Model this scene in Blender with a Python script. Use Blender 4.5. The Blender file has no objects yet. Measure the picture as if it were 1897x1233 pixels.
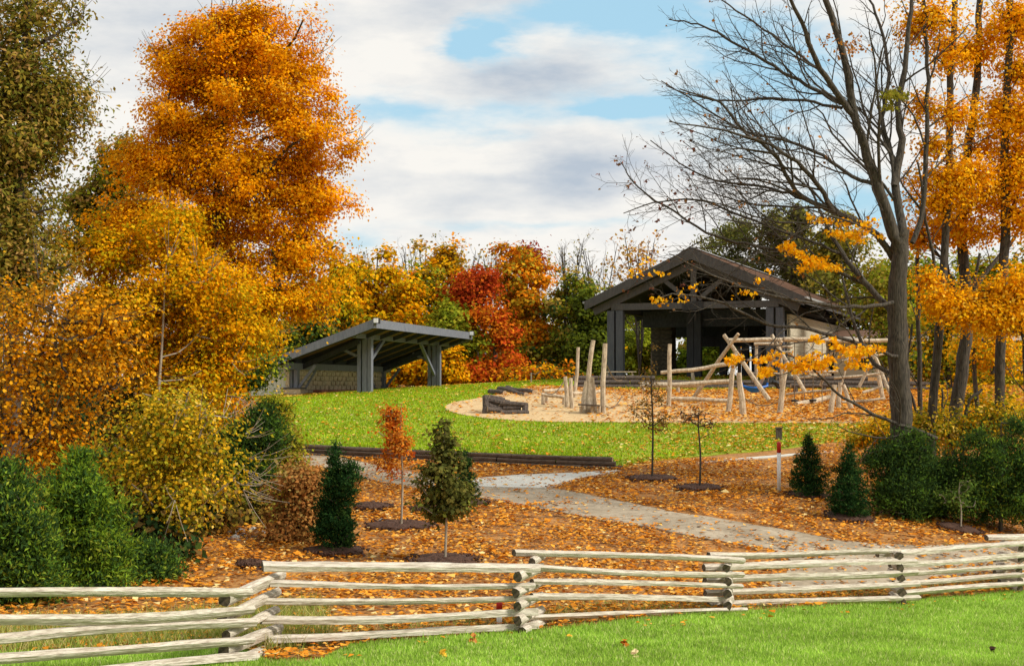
import bpy, math, random
import numpy as np
from mathutils import Vector, Matrix
from mathutils.geometry import delaunay_2d_cdt

S = bpy.context.scene
COL = S.collection
rnd = random.Random(7)
R = np.random.default_rng(11)

# ------------------------------------------------------------------ camera, world, sun
FPX = 2606.0                      # focal length in pixels of the 1897 px wide photograph
PITCH = math.atan((715 - 616.5) / FPX)
CZ = 4.0                          # eye height (world z)
cam_d = bpy.data.cameras.new('camera')
cam = bpy.data.objects.new('camera', cam_d); COL.objects.link(cam)
cam_d.sensor_width = 36; cam_d.lens = 36 * FPX / 1897
cam_d.clip_start = 0.1; cam_d.clip_end = 5000
cam.location = (0, 0, CZ)
cam.rotation_euler = (math.pi / 2 + PITCH, 0, 0)
S.camera = cam
S.render.engine = 'CYCLES'
S.render.resolution_x = 1024; S.render.resolution_y = 665
S.cycles.samples = 96
S.cycles.use_denoising = True
S.cycles.max_bounces = 6; S.cycles.diffuse_bounces = 3; S.cycles.transmission_bounces = 3
S.cycles.transparent_max_bounces = 4
S.view_settings.view_transform = 'Standard'; S.view_settings.look = 'None'
S.view_settings.exposure = 0.68; S.view_settings.gamma = 1
S.view_settings.use_curve_mapping = False

SUN_EL = math.radians(42); SUN_AZ = math.radians(108)      # azimuth clockwise from +Y: to the right, a little behind the camera
sun_d = bpy.data.lights.new('sun', 'SUN'); sun = bpy.data.objects.new('sun', sun_d); COL.objects.link(sun)
sun_d.energy = 2.6; sun_d.angle = math.radians(12); sun_d.color = (1.0, 0.93, 0.82)
sdir = Vector((math.sin(SUN_AZ) * math.cos(SUN_EL), math.cos(SUN_AZ) * math.cos(SUN_EL), math.sin(SUN_EL)))
sun.rotation_euler = sdir.to_track_quat('Z', 'Y').to_euler()

W = bpy.data.worlds.new('World'); S.world = W; W.use_nodes = True
nt = W.node_tree; nt.nodes.clear()
def wn(t, **k):
    n = nt.nodes.new(t)
    for a, b in k.items(): setattr(n, a, b)
    return n
def wm(op, a, b=None, c=None, clamp=False):
    n = wn('ShaderNodeMath', operation=op, use_clamp=clamp)
    for i, v in enumerate((a, b, c)):
        if v is None: continue
        if isinstance(v, (int, float)): n.inputs[i].default_value = v
        else: nt.links.new(v, n.inputs[i])
    return n.outputs[0]
sky = wn('ShaderNodeTexSky', sky_type='NISHITA', sun_disc=False)
sky.sun_elevation = SUN_EL; sky.sun_rotation = SUN_AZ; sky.air_density = 1.3; sky.dust_density = 1.0
tc = wn('ShaderNodeTexCoord'); sp = wn('ShaderNodeSeparateXYZ'); nt.links.new(tc.outputs['Generated'], sp.inputs[0])
dx, dy, dz = sp.outputs
az = wm('ARCTAN2', dx, dy); el = wm('ARCSINE', dz)
mp = wn('ShaderNodeMapping'); mp.inputs['Scale'].default_value = (1, 1, 3.2); nt.links.new(tc.outputs['Generated'], mp.inputs[0])
def wnoise(scale, detail, rough, off=0.0):
    m = wn('ShaderNodeMapping'); m.inputs['Location'].default_value = (off, off * .7, -off)
    nt.links.new(mp.outputs[0], m.inputs[0])
    n = wn('ShaderNodeTexNoise'); n.inputs['Scale'].default_value = scale; n.inputs['Detail'].default_value = detail
    n.inputs['Roughness'].default_value = rough; nt.links.new(m.outputs[0], n.inputs['Vector']); return n
n1 = wnoise(9, 7, .58); n2 = wnoise(3.2, 6, .55, 4.3); n3 = wnoise(11, 8, .6, 9.1)
s1 = wn('ShaderNodeSeparateColor'); nt.links.new(n1.outputs['Color'], s1.inputs[0])
az2 = wm('ADD', az, wm('MULTIPLY', wm('SUBTRACT', s1.outputs[0], .5), .16))
el2 = wm('ADD', el, wm('MULTIPLY', wm('SUBTRACT', s1.outputs[1], .5), .05))
def blob(px, py, rx, ry, amp):
    a = wm('DIVIDE', wm('SUBTRACT', az2, (px - 948.5) / FPX), rx / FPX)
    b = wm('DIVIDE', wm('SUBTRACT', el2, (715 - py) / FPX), ry / FPX)
    q = wm('ADD', wm('MULTIPLY', a, a), wm('MULTIPLY', b, b))
    return wm('MULTIPLY', wm('EXPONENT', wm('MULTIPLY', q, -1)), amp)
def total(lst):
    o = lst[0]
    for v in lst[1:]: o = wm('ADD', o, v)
    return o
blue_b = total([blob(905, 92, 95, 36, 1.5), blob(1160, 30, 190, 42, 1.2), blob(1400, 150, 240, 130, 1.15), blob(1175, 215, 60, 22, 1.2),
                blob(860, 222, 260, 38, .7), blob(700, 185, 110, 30, .55), blob(1000, 425, 280, 18, .5), blob(640, 450, 90, 22, .5), blob(1560, 380, 140, 80, .8)])
wide = wn('ShaderNodeMapRange'); wide.inputs['From Min'].default_value = .53; wide.inputs['From Max'].default_value = .68
nt.links.new(n2.outputs['Fac'], wide.inputs['Value'])
seen = blob(1000, 300, 1500, 620, .85)               # the traced cloud gaps stand in this part of the sky, broad noise gaps elsewhere
bl = wm('ADD', blue_b, wm('MULTIPLY', wide.outputs[0], wm('SUBTRACT', 1, seen, clamp=True)))
bl = wm('MULTIPLY', bl, wm('ADD', -.1, wm('MULTIPLY', n3.outputs['Fac'], 2.2)), clamp=True)
sm = wn('ShaderNodeMapRange', interpolation_type='SMOOTHSTEP'); sm.inputs['From Min'].default_value = .12; sm.inputs['From Max'].default_value = .95
nt.links.new(bl, sm.inputs['Value']); bl = sm.outputs[0]
grey_b = total([blob(980, 160, 150, 44, 1.0), blob(1100, 325, 130, 55, 1.0), blob(650, 50, 330, 50, .5), blob(1250, 10, 200, 40, .6),
                blob(300, 60, 260, 60, .35), blob(760, 330, 300, 26, .3), blob(880, 370, 200, 20, .25)])
gr = wm('ADD', wm('MULTIPLY', grey_b, .8), wm('MULTIPLY', wm('SUBTRACT', n3.outputs['Fac'], .46), 1.7), clamp=True)
def wmix(f, a, b):
    m = wn('ShaderNodeMix', data_type='RGBA'); nt.links.new(f, m.inputs[0])
    for i, v in ((6, a), (7, b)):
        if isinstance(v, tuple): m.inputs[i].default_value = (*v, 1)
        else: nt.links.new(v, m.inputs[i])
    return m.outputs[2]
WHITE = (5.95, 5.8, 5.5); GREY = (3.1, 3.55, 4.1); BLUE = (2.6, 4.4, 5.5)
cloud = wmix(gr, WHITE, GREY)
hs = wn('ShaderNodeMix', data_type='RGBA'); hs.inputs[0].default_value = .8
nt.links.new(sky.outputs[0], hs.inputs[6]); hs.inputs[7].default_value = (*BLUE, 1)     # thin veil in the gaps between the clouds
allsky = wmix(bl, cloud, hs.outputs[2])
bg = wn('ShaderNodeBackground'); bg.inputs['Strength'].default_value = .1
nt.links.new(allsky, bg.inputs[0]); wo = wn('ShaderNodeOutputWorld'); nt.links.new(bg.outputs[0], wo.inputs[0])

# ------------------------------------------------------------------ projection, terrain
def P(px, py, Y):
    c = (px - 948.5) / FPX; r = (616.5 - py) / FPX
    D = (c, math.cos(PITCH) - r * math.sin(PITCH), math.sin(PITCH) + r * math.cos(PITCH))
    t = Y / D[1]
    return Vector((D[0] * t, Y, CZ + D[2] * t))
cp = [tuple(P(*q)) for q in [
    (0, 1268, 14.3), (430, 1240, 17.8), (520, 1208, 19.4), (970, 1172, 21.2), (1350, 1134, 24.3), (1670, 1119, 27.4), (1888, 1094, 30.5), (2150, 1075, 35),
    (948, 1240, 17), (1897, 1240, 18), (1400, 1240, 17.5),
    (300, 1120, 22.5), (700, 1100, 24.2), (1100, 1080, 25.5), (1500, 1060, 29.5),
    (300, 1040, 27), (700, 1000, 30.7), (1100, 1000, 31), (1500, 1000, 32.5), (1850, 1000, 35.5),
    (100, 980, 30), (400, 960, 33), (700, 930, 36.6), (1100, 930, 37.5), (1500, 920, 39), (1850, 940, 41),
    (200, 870, 42), (570, 852, 47.5), (850, 860, 46.8), (1130, 867, 46), (1350, 848, 47.5), (1600, 838, 50), (1850, 850, 50),
    (300, 780, 60), (600, 785, 58), (800, 785, 57.5), (1000, 786, 57), (1300, 787, 57), (1600, 789, 57), (1900, 790, 58),
    (460, 745, 72), (750, 745, 68), (830, 757, 64), (1300, 755, 65), (1650, 757, 65),
    (600, 731, 78), (780, 721, 86), (1000, 722, 76), (1300, 725, 75), (1600, 722, 76), (1850, 725, 77),
    (1150, 702, 84), (1400, 700, 86), (1700, 702, 88), (400, 735, 85)]]
cp += [(0, 0, CZ - 1.6), (-12, 2, CZ - 1.3), (16, 2, CZ - 1.9), (0, -12, CZ - 1.6), (30, 14, CZ - 3.6), (-20, 14, CZ - 2.7),
       (-30, 45, CZ - 2), (40, 45, CZ - 2.6), (-45, 90, CZ - .4), (0, 105, CZ + .2), (45, 100, CZ + .6), (-45, 135, CZ), (0, 135, CZ + .4), (45, 135, CZ + .6)]
cp = np.array(cp)
def _k(d2): return np.where(d2 > 1e-9, .5 * d2 * np.log(np.maximum(d2, 1e-9)), 0)
_n = len(cp)
_d = ((cp[:, None, :2] - cp[None, :, :2]) ** 2).sum(-1)
_A = np.zeros((_n + 3, _n + 3)); _A[:_n, :_n] = _k(_d) + np.eye(_n) * 6.0
_A[:_n, _n] = 1; _A[:_n, _n + 1:] = cp[:, :2]; _A[_n:, :_n] = _A[:_n, _n:].T
_w = np.linalg.solve(_A, np.concatenate([cp[:, 2], np.zeros(3)]))
def TZ(x, y):
    x = np.clip(np.atleast_1d(np.asarray(x, float)), -48, 48); y = np.clip(np.atleast_1d(np.asarray(y, float)), -12, 135)
    out = np.empty(x.shape)
    fx, fy, fo = x.ravel(), y.ravel(), out.reshape(-1)
    for i in range(0, len(fx), 20000):
        a, b = fx[i:i + 20000], fy[i:i + 20000]
        d2 = (a[:, None] - cp[None, :, 0]) ** 2 + (b[:, None] - cp[None, :, 1]) ** 2
        fo[i:i + 20000] = _k(d2) @ _w[:_n] + _w[_n] + _w[_n + 1] * a + _w[_n + 2] * b
    return fo.reshape(x.shape)
def _hit(px, py, fn, y0=8.0):
    ys = np.arange(y0, 130, .05)
    a = P(px, py, 1.0); sx, sz = a.x, a.z - CZ
    g = fn(sx * ys, ys); q = np.nonzero(g >= CZ + sz * ys)[0]
    Y = ys[q[0]] if len(q) else 90.0
    return Vector((sx * Y, Y, float(fn(sx * Y, Y)[0])))
WA = _hit(556, 842, TZ); WB = _hit(1136, 868, TZ)          # ends of the timber retaining wall
WALLH = .36
_wd = np.array([WB.x - WA.x, WB.y - WA.y]); WL = np.linalg.norm(_wd); _wd = _wd / WL
def BUMP(x, y):
    x = np.atleast_1d(x); y = np.atleast_1d(y)
    s = (x - WA.x) * _wd[0] + (y - WA.y) * _wd[1]
    d = -(x - WA.x) * _wd[1] + (y - WA.y) * _wd[0]
    e = np.clip((WL - s) / 1.5 + .2, 0, 1) * np.clip((s + 6) / 3, 0, 1)
    return np.where(d > 0, (WALLH - .06) * np.exp(-np.maximum(d, 0) / 5) * e, 0)
def HZ(x, y): return TZ(x, y) + BUMP(x, y)
def G(px, py): return _hit(px, py, HZ)
def gz(x, y): return float(HZ(x, y)[0])

# ------------------------------------------------------------------ tags and object helpers
def tag(o, label=None, cat=None, group=None, kind=None):
    if label: o['label'] = label
    if cat: o['category'] = cat
    if group: o['group'] = group
    if kind: o['kind'] = kind
    return o
def empty(name, loc, label, cat, group=None, rz=0):
    o = bpy.data.objects.new(name, None); COL.objects.link(o)
    o.location = loc; o.rotation_euler = (0, 0, rz); o.empty_display_size = .2
    return tag(o, label, cat, group)
def link(name, me, mats, parent=None, loc=None, mw=None):
    o = bpy.data.objects.new(name, me); COL.objects.link(o)
    for m in (mats if isinstance(mats, (list, tuple)) else [mats]):
        if m: me.materials.append(m)
    if mw is not None: o.matrix_world = mw
    elif loc is not None: o.location = loc
    if parent:
        o.parent = parent
        if mw is not None:
            pm = Matrix.Translation(parent.location) @ parent.rotation_euler.to_matrix().to_4x4()
            o.matrix_parent_inverse = pm.inverted()
        elif loc is None: o.matrix_parent_inverse = Matrix()
    return o
def mesh_np(name, V, F, smooth=False, tint=None, mi=None):
    """V (n,3) ; F (m,k) of one size, or list of tuples"""
    me = bpy.data.meshes.new(name)
    if isinstance(F, np.ndarray):
        k = F.shape[1]; m = len(F)
        me.vertices.add(len(V)); me.vertices.foreach_set('co', np.asarray(V, np.float32).ravel())
        me.loops.add(m * k); me.loops.foreach_set('vertex_index', F.astype(np.int32).ravel())
        me.polygons.add(m); me.polygons.foreach_set('loop_start', np.arange(0, m * k, k, dtype=np.int32))
        me.polygons.foreach_set('loop_total', np.full(m, k, np.int32))
        me.update(calc_edges=True)
    else:
        me.from_pydata([tuple(v) for v in V], [], F); me.update()
    if smooth: me.polygons.foreach_set('use_smooth', np.ones(len(me.polygons), bool))
    if tint is not None:
        a = me.attributes.new('tint', 'FLOAT_COLOR', 'FACE')
        c = np.ones((len(tint), 4), np.float32); c[:, :3] = tint; a.data.foreach_set('color', c.ravel())
    if mi is not None: me.polygons.foreach_set('material_index', np.asarray(mi, np.int32))
    return me
class MB:
    def __init__(s): s.v = []; s.f = []; s.m = []
    def box(s, c, size, rz=0, M=None, mi=0):
        hx, hy, hz = size[0] / 2, size[1] / 2, size[2] / 2
        M = M or Matrix.Rotation(rz, 3, 'Z'); b = len(s.v); c = Vector(c)
        for x, y, z in ((-1, -1, -1), (1, -1, -1), (1, 1, -1), (-1, 1, -1), (-1, -1, 1), (1, -1, 1), (1, 1, 1), (-1, 1, 1)):
            s.v.append(c + M @ Vector((x * hx, y * hy, z * hz)))
        for q in ((0, 3, 2, 1), (4, 5, 6, 7), (0, 1, 5, 4), (1, 2, 6, 5), (2, 3, 7, 6), (3, 0, 4, 7)):
            s.f.append(tuple(b + i for i in q)); s.m.append(mi)
        return s
    def beam(s, a, b, w, h, mi=0):
        a = Vector(a); b = Vector(b); d = b - a; L = d.length; d.normalize()
        side = d.cross(Vector((0, 0, 1)))
        side = side.normalized() if side.length > 1e-4 else Vector((1, 0, 0))
        up = side.cross(d).normalized()
        M = Matrix((side, d, up)).transposed()
        return s.box((a + b) / 2, (w, L, h), M=M, mi=mi)
    def poly(s, pts, mi=0):
        b = len(s.v); s.v += [Vector(p) for p in pts]; s.f.append(tuple(range(b, b + len(pts)))); s.m.append(mi); return s
    def prism(s, pts, off, mi=0):
        n = len(pts); b = len(s.v); off = Vector(off)
        s.v += [Vector(p) for p in pts] + [Vector(p) + off for p in pts]
        s.f.append(tuple(b + i for i in reversed(range(n)))); s.f.append(tuple(b + n + i for i in range(n))); s.m += [mi, mi]
        for i in range(n): s.f.append((b + i, b + (i + 1) % n, b + n + (i + 1) % n, b + n + i)); s.m.append(mi)
        return s
    def tube(s, pts, rad, sides=8, cap=True, mi=0, capmi=None, jit=0.0):
        pts = [Vector(p) for p in pts]; n = len(pts); b = len(s.v)
        d0 = (pts[1] - pts[0]).normalized()
        ref = Vector((0, 0, 1)) if abs(d0.z) < .8 else Vector((1, 0, 0))
        for i, p in enumerate(pts):
            d = (pts[min(i + 1, n - 1)] - pts[max(i - 1, 0)]).normalized()
            u = d.cross(ref).normalized(); v = u.cross(d)
            r = rad[i] if isinstance(rad, (list, tuple)) else rad
            for k in range(sides):
                a = 2 * math.pi * k / sides; rr = r * (1 + (rnd.random() - .5) * 2 * jit)
                s.v.append(p + (u * math.cos(a) + v * math.sin(a)) * rr)
        for i in range(n - 1):
            for k in range(sides):
                k2 = (k + 1) % sides
                s.f.append((b + i * sides + k, b + i * sides + k2, b + (i + 1) * sides + k2, b + (i + 1) * sides + k)); s.m.append(mi)
        if cap:
            cm = mi if capmi is None else capmi
            s.f.append(tuple(b + k for k in reversed(range(sides)))); s.m.append(cm)
            s.f.append(tuple(b + (n - 1) * sides + k for k in range(sides))); s.m.append(cm)
        return s
    def build(s, name, mats, parent=None, smooth=False, local=True):
        V = [v.copy() for v in s.v]
        if parent is not None and local:
            pm = Matrix.Translation(parent.location) @ parent.rotation_euler.to_matrix().to_4x4()
            inv = pm.inverted(); V = [inv @ v for v in V]
        me = mesh_np(name, V, s.f, smooth=smooth, mi=s.m)
        o = link(name, me, mats, parent); return o
def build_single(mb, name, mats, base, smooth=False):
    """a thing that is one mesh, its origin at base"""
    base = Vector(base); mb.v = [v - base for v in mb.v]
    me = mesh_np(name, mb.v, mb.f, smooth=smooth, mi=mb.m); return link(name, me, mats, None, loc=base)

# ------------------------------------------------------------------ materials
def mat(name, c1, c2, scale=6, stretch=(1, 1, 1), rough=.85, bump=.3, detail=6, c3=None, fine=None, dist=0.0, coords='Object', spread=(.35, .65), bscale=None, spec=.3):
    m = bpy.data.materials.new(name); m.use_nodes = True; t = m.node_tree; b = t.nodes['Principled BSDF']
    b.inputs['Roughness'].default_value = rough; b.inputs['Specular IOR Level'].default_value = spec
    co = t.nodes.new('ShaderNodeTexCoord'); mp_ = t.nodes.new('ShaderNodeMapping'); mp_.inputs['Scale'].default_value = stretch
    t.links.new(co.outputs[coords], mp_.inputs[0])
    n = t.nodes.new('ShaderNodeTexNoise'); n.inputs['Scale'].default_value = scale; n.inputs['Detail'].default_value = detail
    n.inputs['Roughness'].default_value = .62; n.inputs['Distortion'].default_value = dist
    t.links.new(mp_.outputs[0], n.inputs['Vector'])
    r = t.nodes.new('ShaderNodeValToRGB'); e = r.color_ramp.elements
    e[0].position, e[1].position = spread; e[0].color = (*c1, 1); e[1].color = (*c2, 1)
    if c3: q = e.new(sum(spread) / 2); q.color = (*c3, 1)
    t.links.new(n.outputs['Fac'], r.inputs[0]); out = r.outputs[0]
    if fine:          # second, finer speckle: (scale, colour, amount)
        n2_ = t.nodes.new('ShaderNodeTexNoise'); n2_.inputs['Scale'].default_value = fine[0]; n2_.inputs['Detail'].default_value = 3
        t.links.new(mp_.outputs[0], n2_.inputs['Vector'])
        r2 = t.nodes.new('ShaderNodeValToRGB'); r2.color_ramp.elements[0].position = .5; r2.color_ramp.elements[1].position = .62
        t.links.new(n2_.outputs['Fac'], r2.inputs[0])
        mu = t.nodes.new('ShaderNodeMath'); mu.operation = 'MULTIPLY'; mu.inputs[1].default_value = fine[2]; t.links.new(r2.outputs[0], mu.inputs[0])
        x = t.nodes.new('ShaderNodeMix'); x.data_type = 'RGBA'; t.links.new(mu.outputs[0], x.inputs[0]); t.links.new(out, x.inputs[6]); x.inputs[7].default_value = (*fine[1], 1)
        out = x.outputs[2]
    t.links.new(out, b.inputs['Base Color'])
    if bump:
        bu = t.nodes.new('ShaderNodeBump'); bu.inputs['Strength'].default_value = bump; bu.inputs['Distance'].default_value = .03
        nb = n
        if bscale:
            nb = t.nodes.new('ShaderNodeTexNoise'); nb.inputs['Scale'].default_value = bscale; nb.inputs['Detail'].default_value = 6
            t.links.new(mp_.outputs[0], nb.inputs['Vector'])
        t.links.new(nb.outputs['Fac'], bu.inputs['Height']); t.links.new(bu.outputs[0], b.inputs['Normal'])
    return m
def leafmat(name, trans=.35, rough=.6):
    m = bpy.data.materials.new(name); m.use_nodes = True; t = m.node_tree; t.nodes.clear()
    a = t.nodes.new('ShaderNodeAttribute'); a.attribute_name = 'tint'
    co = t.nodes.new('ShaderNodeTexCoord'); n = t.nodes.new('ShaderNodeTexNoise'); n.inputs['Scale'].default_value = 25; n.inputs['Detail'].default_value = 2
    t.links.new(co.outputs['Object'], n.inputs['Vector'])
    mr = t.nodes.new('ShaderNodeMapRange'); mr.inputs['To Min'].default_value = .75; mr.inputs['To Max'].default_value = 1.25; t.links.new(n.outputs['Fac'], mr.inputs['Value'])
    mx = t.nodes.new('ShaderNodeVectorMath'); mx.operation = 'SCALE'; t.links.new(a.outputs['Color'], mx.inputs[0]); t.links.new(mr.outputs[0], mx.inputs['Scale'])
    d = t.nodes.new('ShaderNodeBsdfDiffuse'); tr = t.nodes.new('ShaderNodeBsdfTranslucent'); mixs = t.nodes.new('ShaderNodeMixShader'); mixs.inputs[0].default_value = trans
    t.links.new(mx.outputs[0], d.inputs[0]); t.links.new(mx.outputs[0], tr.inputs[0])
    t.links.new(d.outputs[0], mixs.inputs[1]); t.links.new(tr.outputs[0], mixs.inputs[2])
    o = t.nodes.new('ShaderNodeOutputMaterial'); t.links.new(mixs.outputs[0], o.inputs[0]); return m
M = dict(
    leaf=leafmat('leaf'), litter=leafmat('dry_leaf', .1), blade=leafmat('grass_blade', .3),
    ground=mat('leafy_soil', (.16, .07, .02), (.42, .19, .045), 3.0, bump=.6, c3=(.28, .12, .03), fine=(14, (.5, .30, .10), .5), bscale=9),
    lawn_front=mat('lawn_bright', (.20, .34, .03), (.30, .44, .055), 2.2, bump=.5, fine=(30, (.28, .48, .08), .5), bscale=30),
    lawn_up=mat('lawn_hill', (.18, .25, .012), (.29, .35, .02), .9, bump=.5, fine=(9, (.38, .40, .04), .35), bscale=18),
    path=mat('path_gravel', (.25, .20, .135), (.43, .36, .26), 1.0, bump=.4, fine=(6, (.20, .16, .11), .5), bscale=25),
    concrete=mat('pale_concrete', (.50, .50, .45), (.60, .59, .53), 2, bump=.15, fine=(9, (.40, .37, .30), .25)),
    chips=mat('wood_chips', (.46, .31, .15), (.66, .49, .26), 5, bump=.7, fine=(16, (.34, .20, .09), .45), bscale=14),
    mulch=mat('mulch', (.035, .016, .010), (.085, .04, .025), 14, bump=1.0, fine=(30, (.13, .07, .04), .3)),
    rail=mat('weathered_rail', (.34, .28, .21), (.72, .66, .56), 3.2, (.8, 10, 10), bump=1.0, c3=(.56, .50, .41), fine=(7, (.22, .17, .12), .5), spread=(.32, .66)),
    railend=mat('rail_end_grain', (.035, .027, .02), (.15, .11, .07), 12, bump=.6),
    log=mat('peeled_log', (.33, .26, .18), (.62, .52, .38), 2.5, (3, 3, 1.2), bump=.5, fine=(7, (.24, .17, .10), .5)),
    logend=mat('log_end', (.30, .20, .11), (.52, .38, .24), 12, bump=.3),
    darklog=mat('dark_log', (.035, .028, .024), (.13, .10, .08), 5, (3, 3, 1.5), bump=.7),
    timber=mat('wall_timber', (.05, .036, .026), (.13, .095, .07), 5, (1, 4, 4), bump=.5),
    greywood=mat('grey_stained_timber', (.125, .135, .165), (.19, .20, .235), 3, (6, 6, .8), bump=.2, rough=.7),
    slate=mat('slate_stained_timber', (.055, .06, .075), (.09, .095, .11), 3, (6, 6, .8), bump=.2),
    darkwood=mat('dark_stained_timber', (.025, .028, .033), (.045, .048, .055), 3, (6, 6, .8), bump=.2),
    soffit=mat('dark_soffit', (.022, .026, .03), (.045, .05, .055), 4, (1, 6, 1), bump=.2),
    fascia=mat('brown_grey_fascia', (.055, .054, .055), (.085, .08, .078), 3, (4, 4, 1), bump=.2),
    shingle=mat('brown_shingle', (.10, .052, .032), (.17, .092, .058), 9, bump=.6, fine=(20, (.15, .10, .07), .4)),
    siding=mat('sage_siding', (.50, .51, .42), (.60, .60, .50), 2, (6, 6, .6), bump=.1),
    siding2=mat('tan_siding', (.42, .38, .28), (.52, .47, .36), 2, (1, 1, 4), bump=.1),
    stone=mat('buff_stone', (.38, .30, .19), (.60, .50, .34), 6, bump=.6, fine=(14, (.16, .12, .08), .6)),
    darkstone=mat('brown_stone', (.045, .038, .028), (.10, .085, .06), 6, bump=.6),
    stone2=mat('buff_stone_warm', (.42, .32, .20), (.58, .47, .31), 7, bump=.6),
    mortar=mat('mortar', (.24, .19, .13), (.36, .30, .21), 9, bump=.3),
    bark=mat('grey_bark', (.020, .017, .013), (.10, .083, .062), 3, (9, 9, 1.4), bump=1.0, dist=.4),
    barkdk=mat('dark_bark', (.04, .032, .024), (.11, .088, .065), 5, (7, 7, 1.5), bump=.8),
    barkpale=mat('pale_bark', (.22, .18, .13), (.40, .34, .26), 5, (6, 6, 1.5), bump=.5),
    white=mat('white_paint', (.72, .72, .70), (.80, .80, .78), 4, bump=.05, rough=.5),
    red=mat('red_paint', (.45, .02, .015), (.55, .035, .02), 4, bump=.05, rough=.5),
    black=mat('black_rubber', (.012, .012, .014), (.03, .03, .03), 8, bump=.1, rough=.6),
    blue=mat('blue_plastic', (.01, .12, .5), (.015, .18, .62), 6, bump=.1, rough=.45),
    rope=mat('brown_rope', (.12, .08, .05), (.20, .15, .10), 40, bump=.4),
    metal=mat('grey_metal', (.25, .26, .27), (.34, .35, .36), 6, bump=.05, rough=.4),
    rock=mat('pale_rock', (.24, .235, .22), (.46, .45, .42), 6, bump=.6),
    redbrown=mat('red_brown_bench', (.12, .04, .03), (.2, .07, .05), 5, bump=.2),
)
g = bpy.data.materials.new('dark_glass'); g.use_nodes = True; gb = g.node_tree.nodes['Principled BSDF']
gb.inputs['Base Color'].default_value = (.02, .025, .03, 1); gb.inputs['Roughness'].default_value = .08; M['glass'] = g
g = bpy.data.materials.new('lamp_lens'); g.use_nodes = True; gb = g.node_tree.nodes['Principled BSDF']
gb.inputs['Base Color'].default_value = (.85, .86, .88, 1); gb.inputs['Roughness'].default_value = .2; M['lens'] = g

# ------------------------------------------------------------------ ground sheets
def grid_axis(lo, hi, step, far):
    a = np.arange(lo, hi + .01, step); f = np.array(far)
    return np.concatenate([lo - f[::-1], a, hi + f])
xs = grid_axis(-48, 48, .8, [6, 20, 60, 200, 800, 2500]); ys = grid_axis(-12, 135, .8, [6, 20, 60, 200, 800, 3000])
gx, gy = np.meshgrid(xs, ys); gzv = TZ(gx, gy)
V = np.stack([gx.ravel(), gy.ravel(), gzv.ravel()], 1); nx, ny = len(xs), len(ys)
ii = (np.arange(ny - 1)[:, None] * nx + np.arange(nx - 1)[None]).ravel()
F = np.stack([ii, ii + 1, ii + nx + 1, ii + nx], 1)
tag(link('ground', mesh_np('ground', V, F, True), M['ground']), 'leaf strewn brown hillside ground', kind='structure')

def dens(poly, step=.6):
    out = []
    for i in range(len(poly)):
        a = np.array(poly[i][:2]); b = np.array(poly[(i + 1) % len(poly)][:2]); n = max(1, int(np.linalg.norm(b - a) / step))
        for k in range(n): out.append(a + (b - a) * k / n)
    return out
def smooth_poly(p, it=2):
    p = [np.array(q[:2], float) for q in p]
    for _ in range(it):
        o = []
        for i in range(len(p)):
            a, b = p[i], p[(i + 1) % len(p)]; o += [a * .75 + b * .25, a * .25 + b * .75]
        p = o
    return p
def inpoly(x, y, poly):
    x = np.asarray(x); y = np.asarray(y); c = np.zeros(x.shape, bool); n = len(poly); j = n - 1
    for i in range(n):
        xi, yi = poly[i][0], poly[i][1]; xj, yj = poly[j][0], poly[j][1]
        if yi != yj:
            t = ((yi > y) != (yj > y)) & (x < (xj - xi) * (y - yi) / (yj - yi) + xi); c ^= t
        j = i
    return c
def patch(name, poly, fn, off, material, step=.7, label=None, jag=0.0, thick=.12):
    b = dens(poly, step * .6)
    if jag: b = [q + R.normal(0, jag, 2) for q in b]
    arr = np.array(b); x0, y0 = arr.min(0); x1, y1 = arr.max(0)
    X, Y = np.meshgrid(np.arange(x0, x1, step), np.arange(y0, y1, step)); X = X.ravel() + R.uniform(-.1, .1, X.size) * step; Y = Y.ravel() + R.uniform(-.1, .1, Y.size) * step
    k = inpoly(X, Y, b); pts = [Vector((float(q[0]), float(q[1]))) for q in b] + [Vector((float(p), float(q))) for p, q in zip(X[k], Y[k])]
    nb = len(b); edges = [(i, (i + 1) % nb) for i in range(nb)]
    vo, eo, fo = delaunay_2d_cdt(pts, edges, [], 1, 1e-4)[:3]
    x = np.array([v.x for v in vo]); y = np.array([v.y for v in vo]); z = fn(x, y) + off
    verts = [(a, c, d) for a, c, d in zip(x, y, z)]; faces = [tuple(f) for f in fo]
    # a short skirt down into the ground gives the sheet an edge
    cnt = {}
    for f in faces:
        for i in range(len(f)):
            e = (f[i], f[(i + 1) % len(f)]); cnt[e] = cnt.get(e, 0) + 1
    low = {}
    for (a, c) in [e for e in cnt if (e[1], e[0]) not in cnt]:
        for q in (a, c):
            if q not in low: low[q] = len(verts); verts.append((verts[q][0], verts[q][1], verts[q][2] - thick))
        faces.append((c, a, low[a], low[c]))
    o = link(name, mesh_np(name, verts, faces, False), material)
    return tag(o, label, kind='structure')
def GP(lst): return [np.array(G(*q)[:2]) for q in lst]

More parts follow.
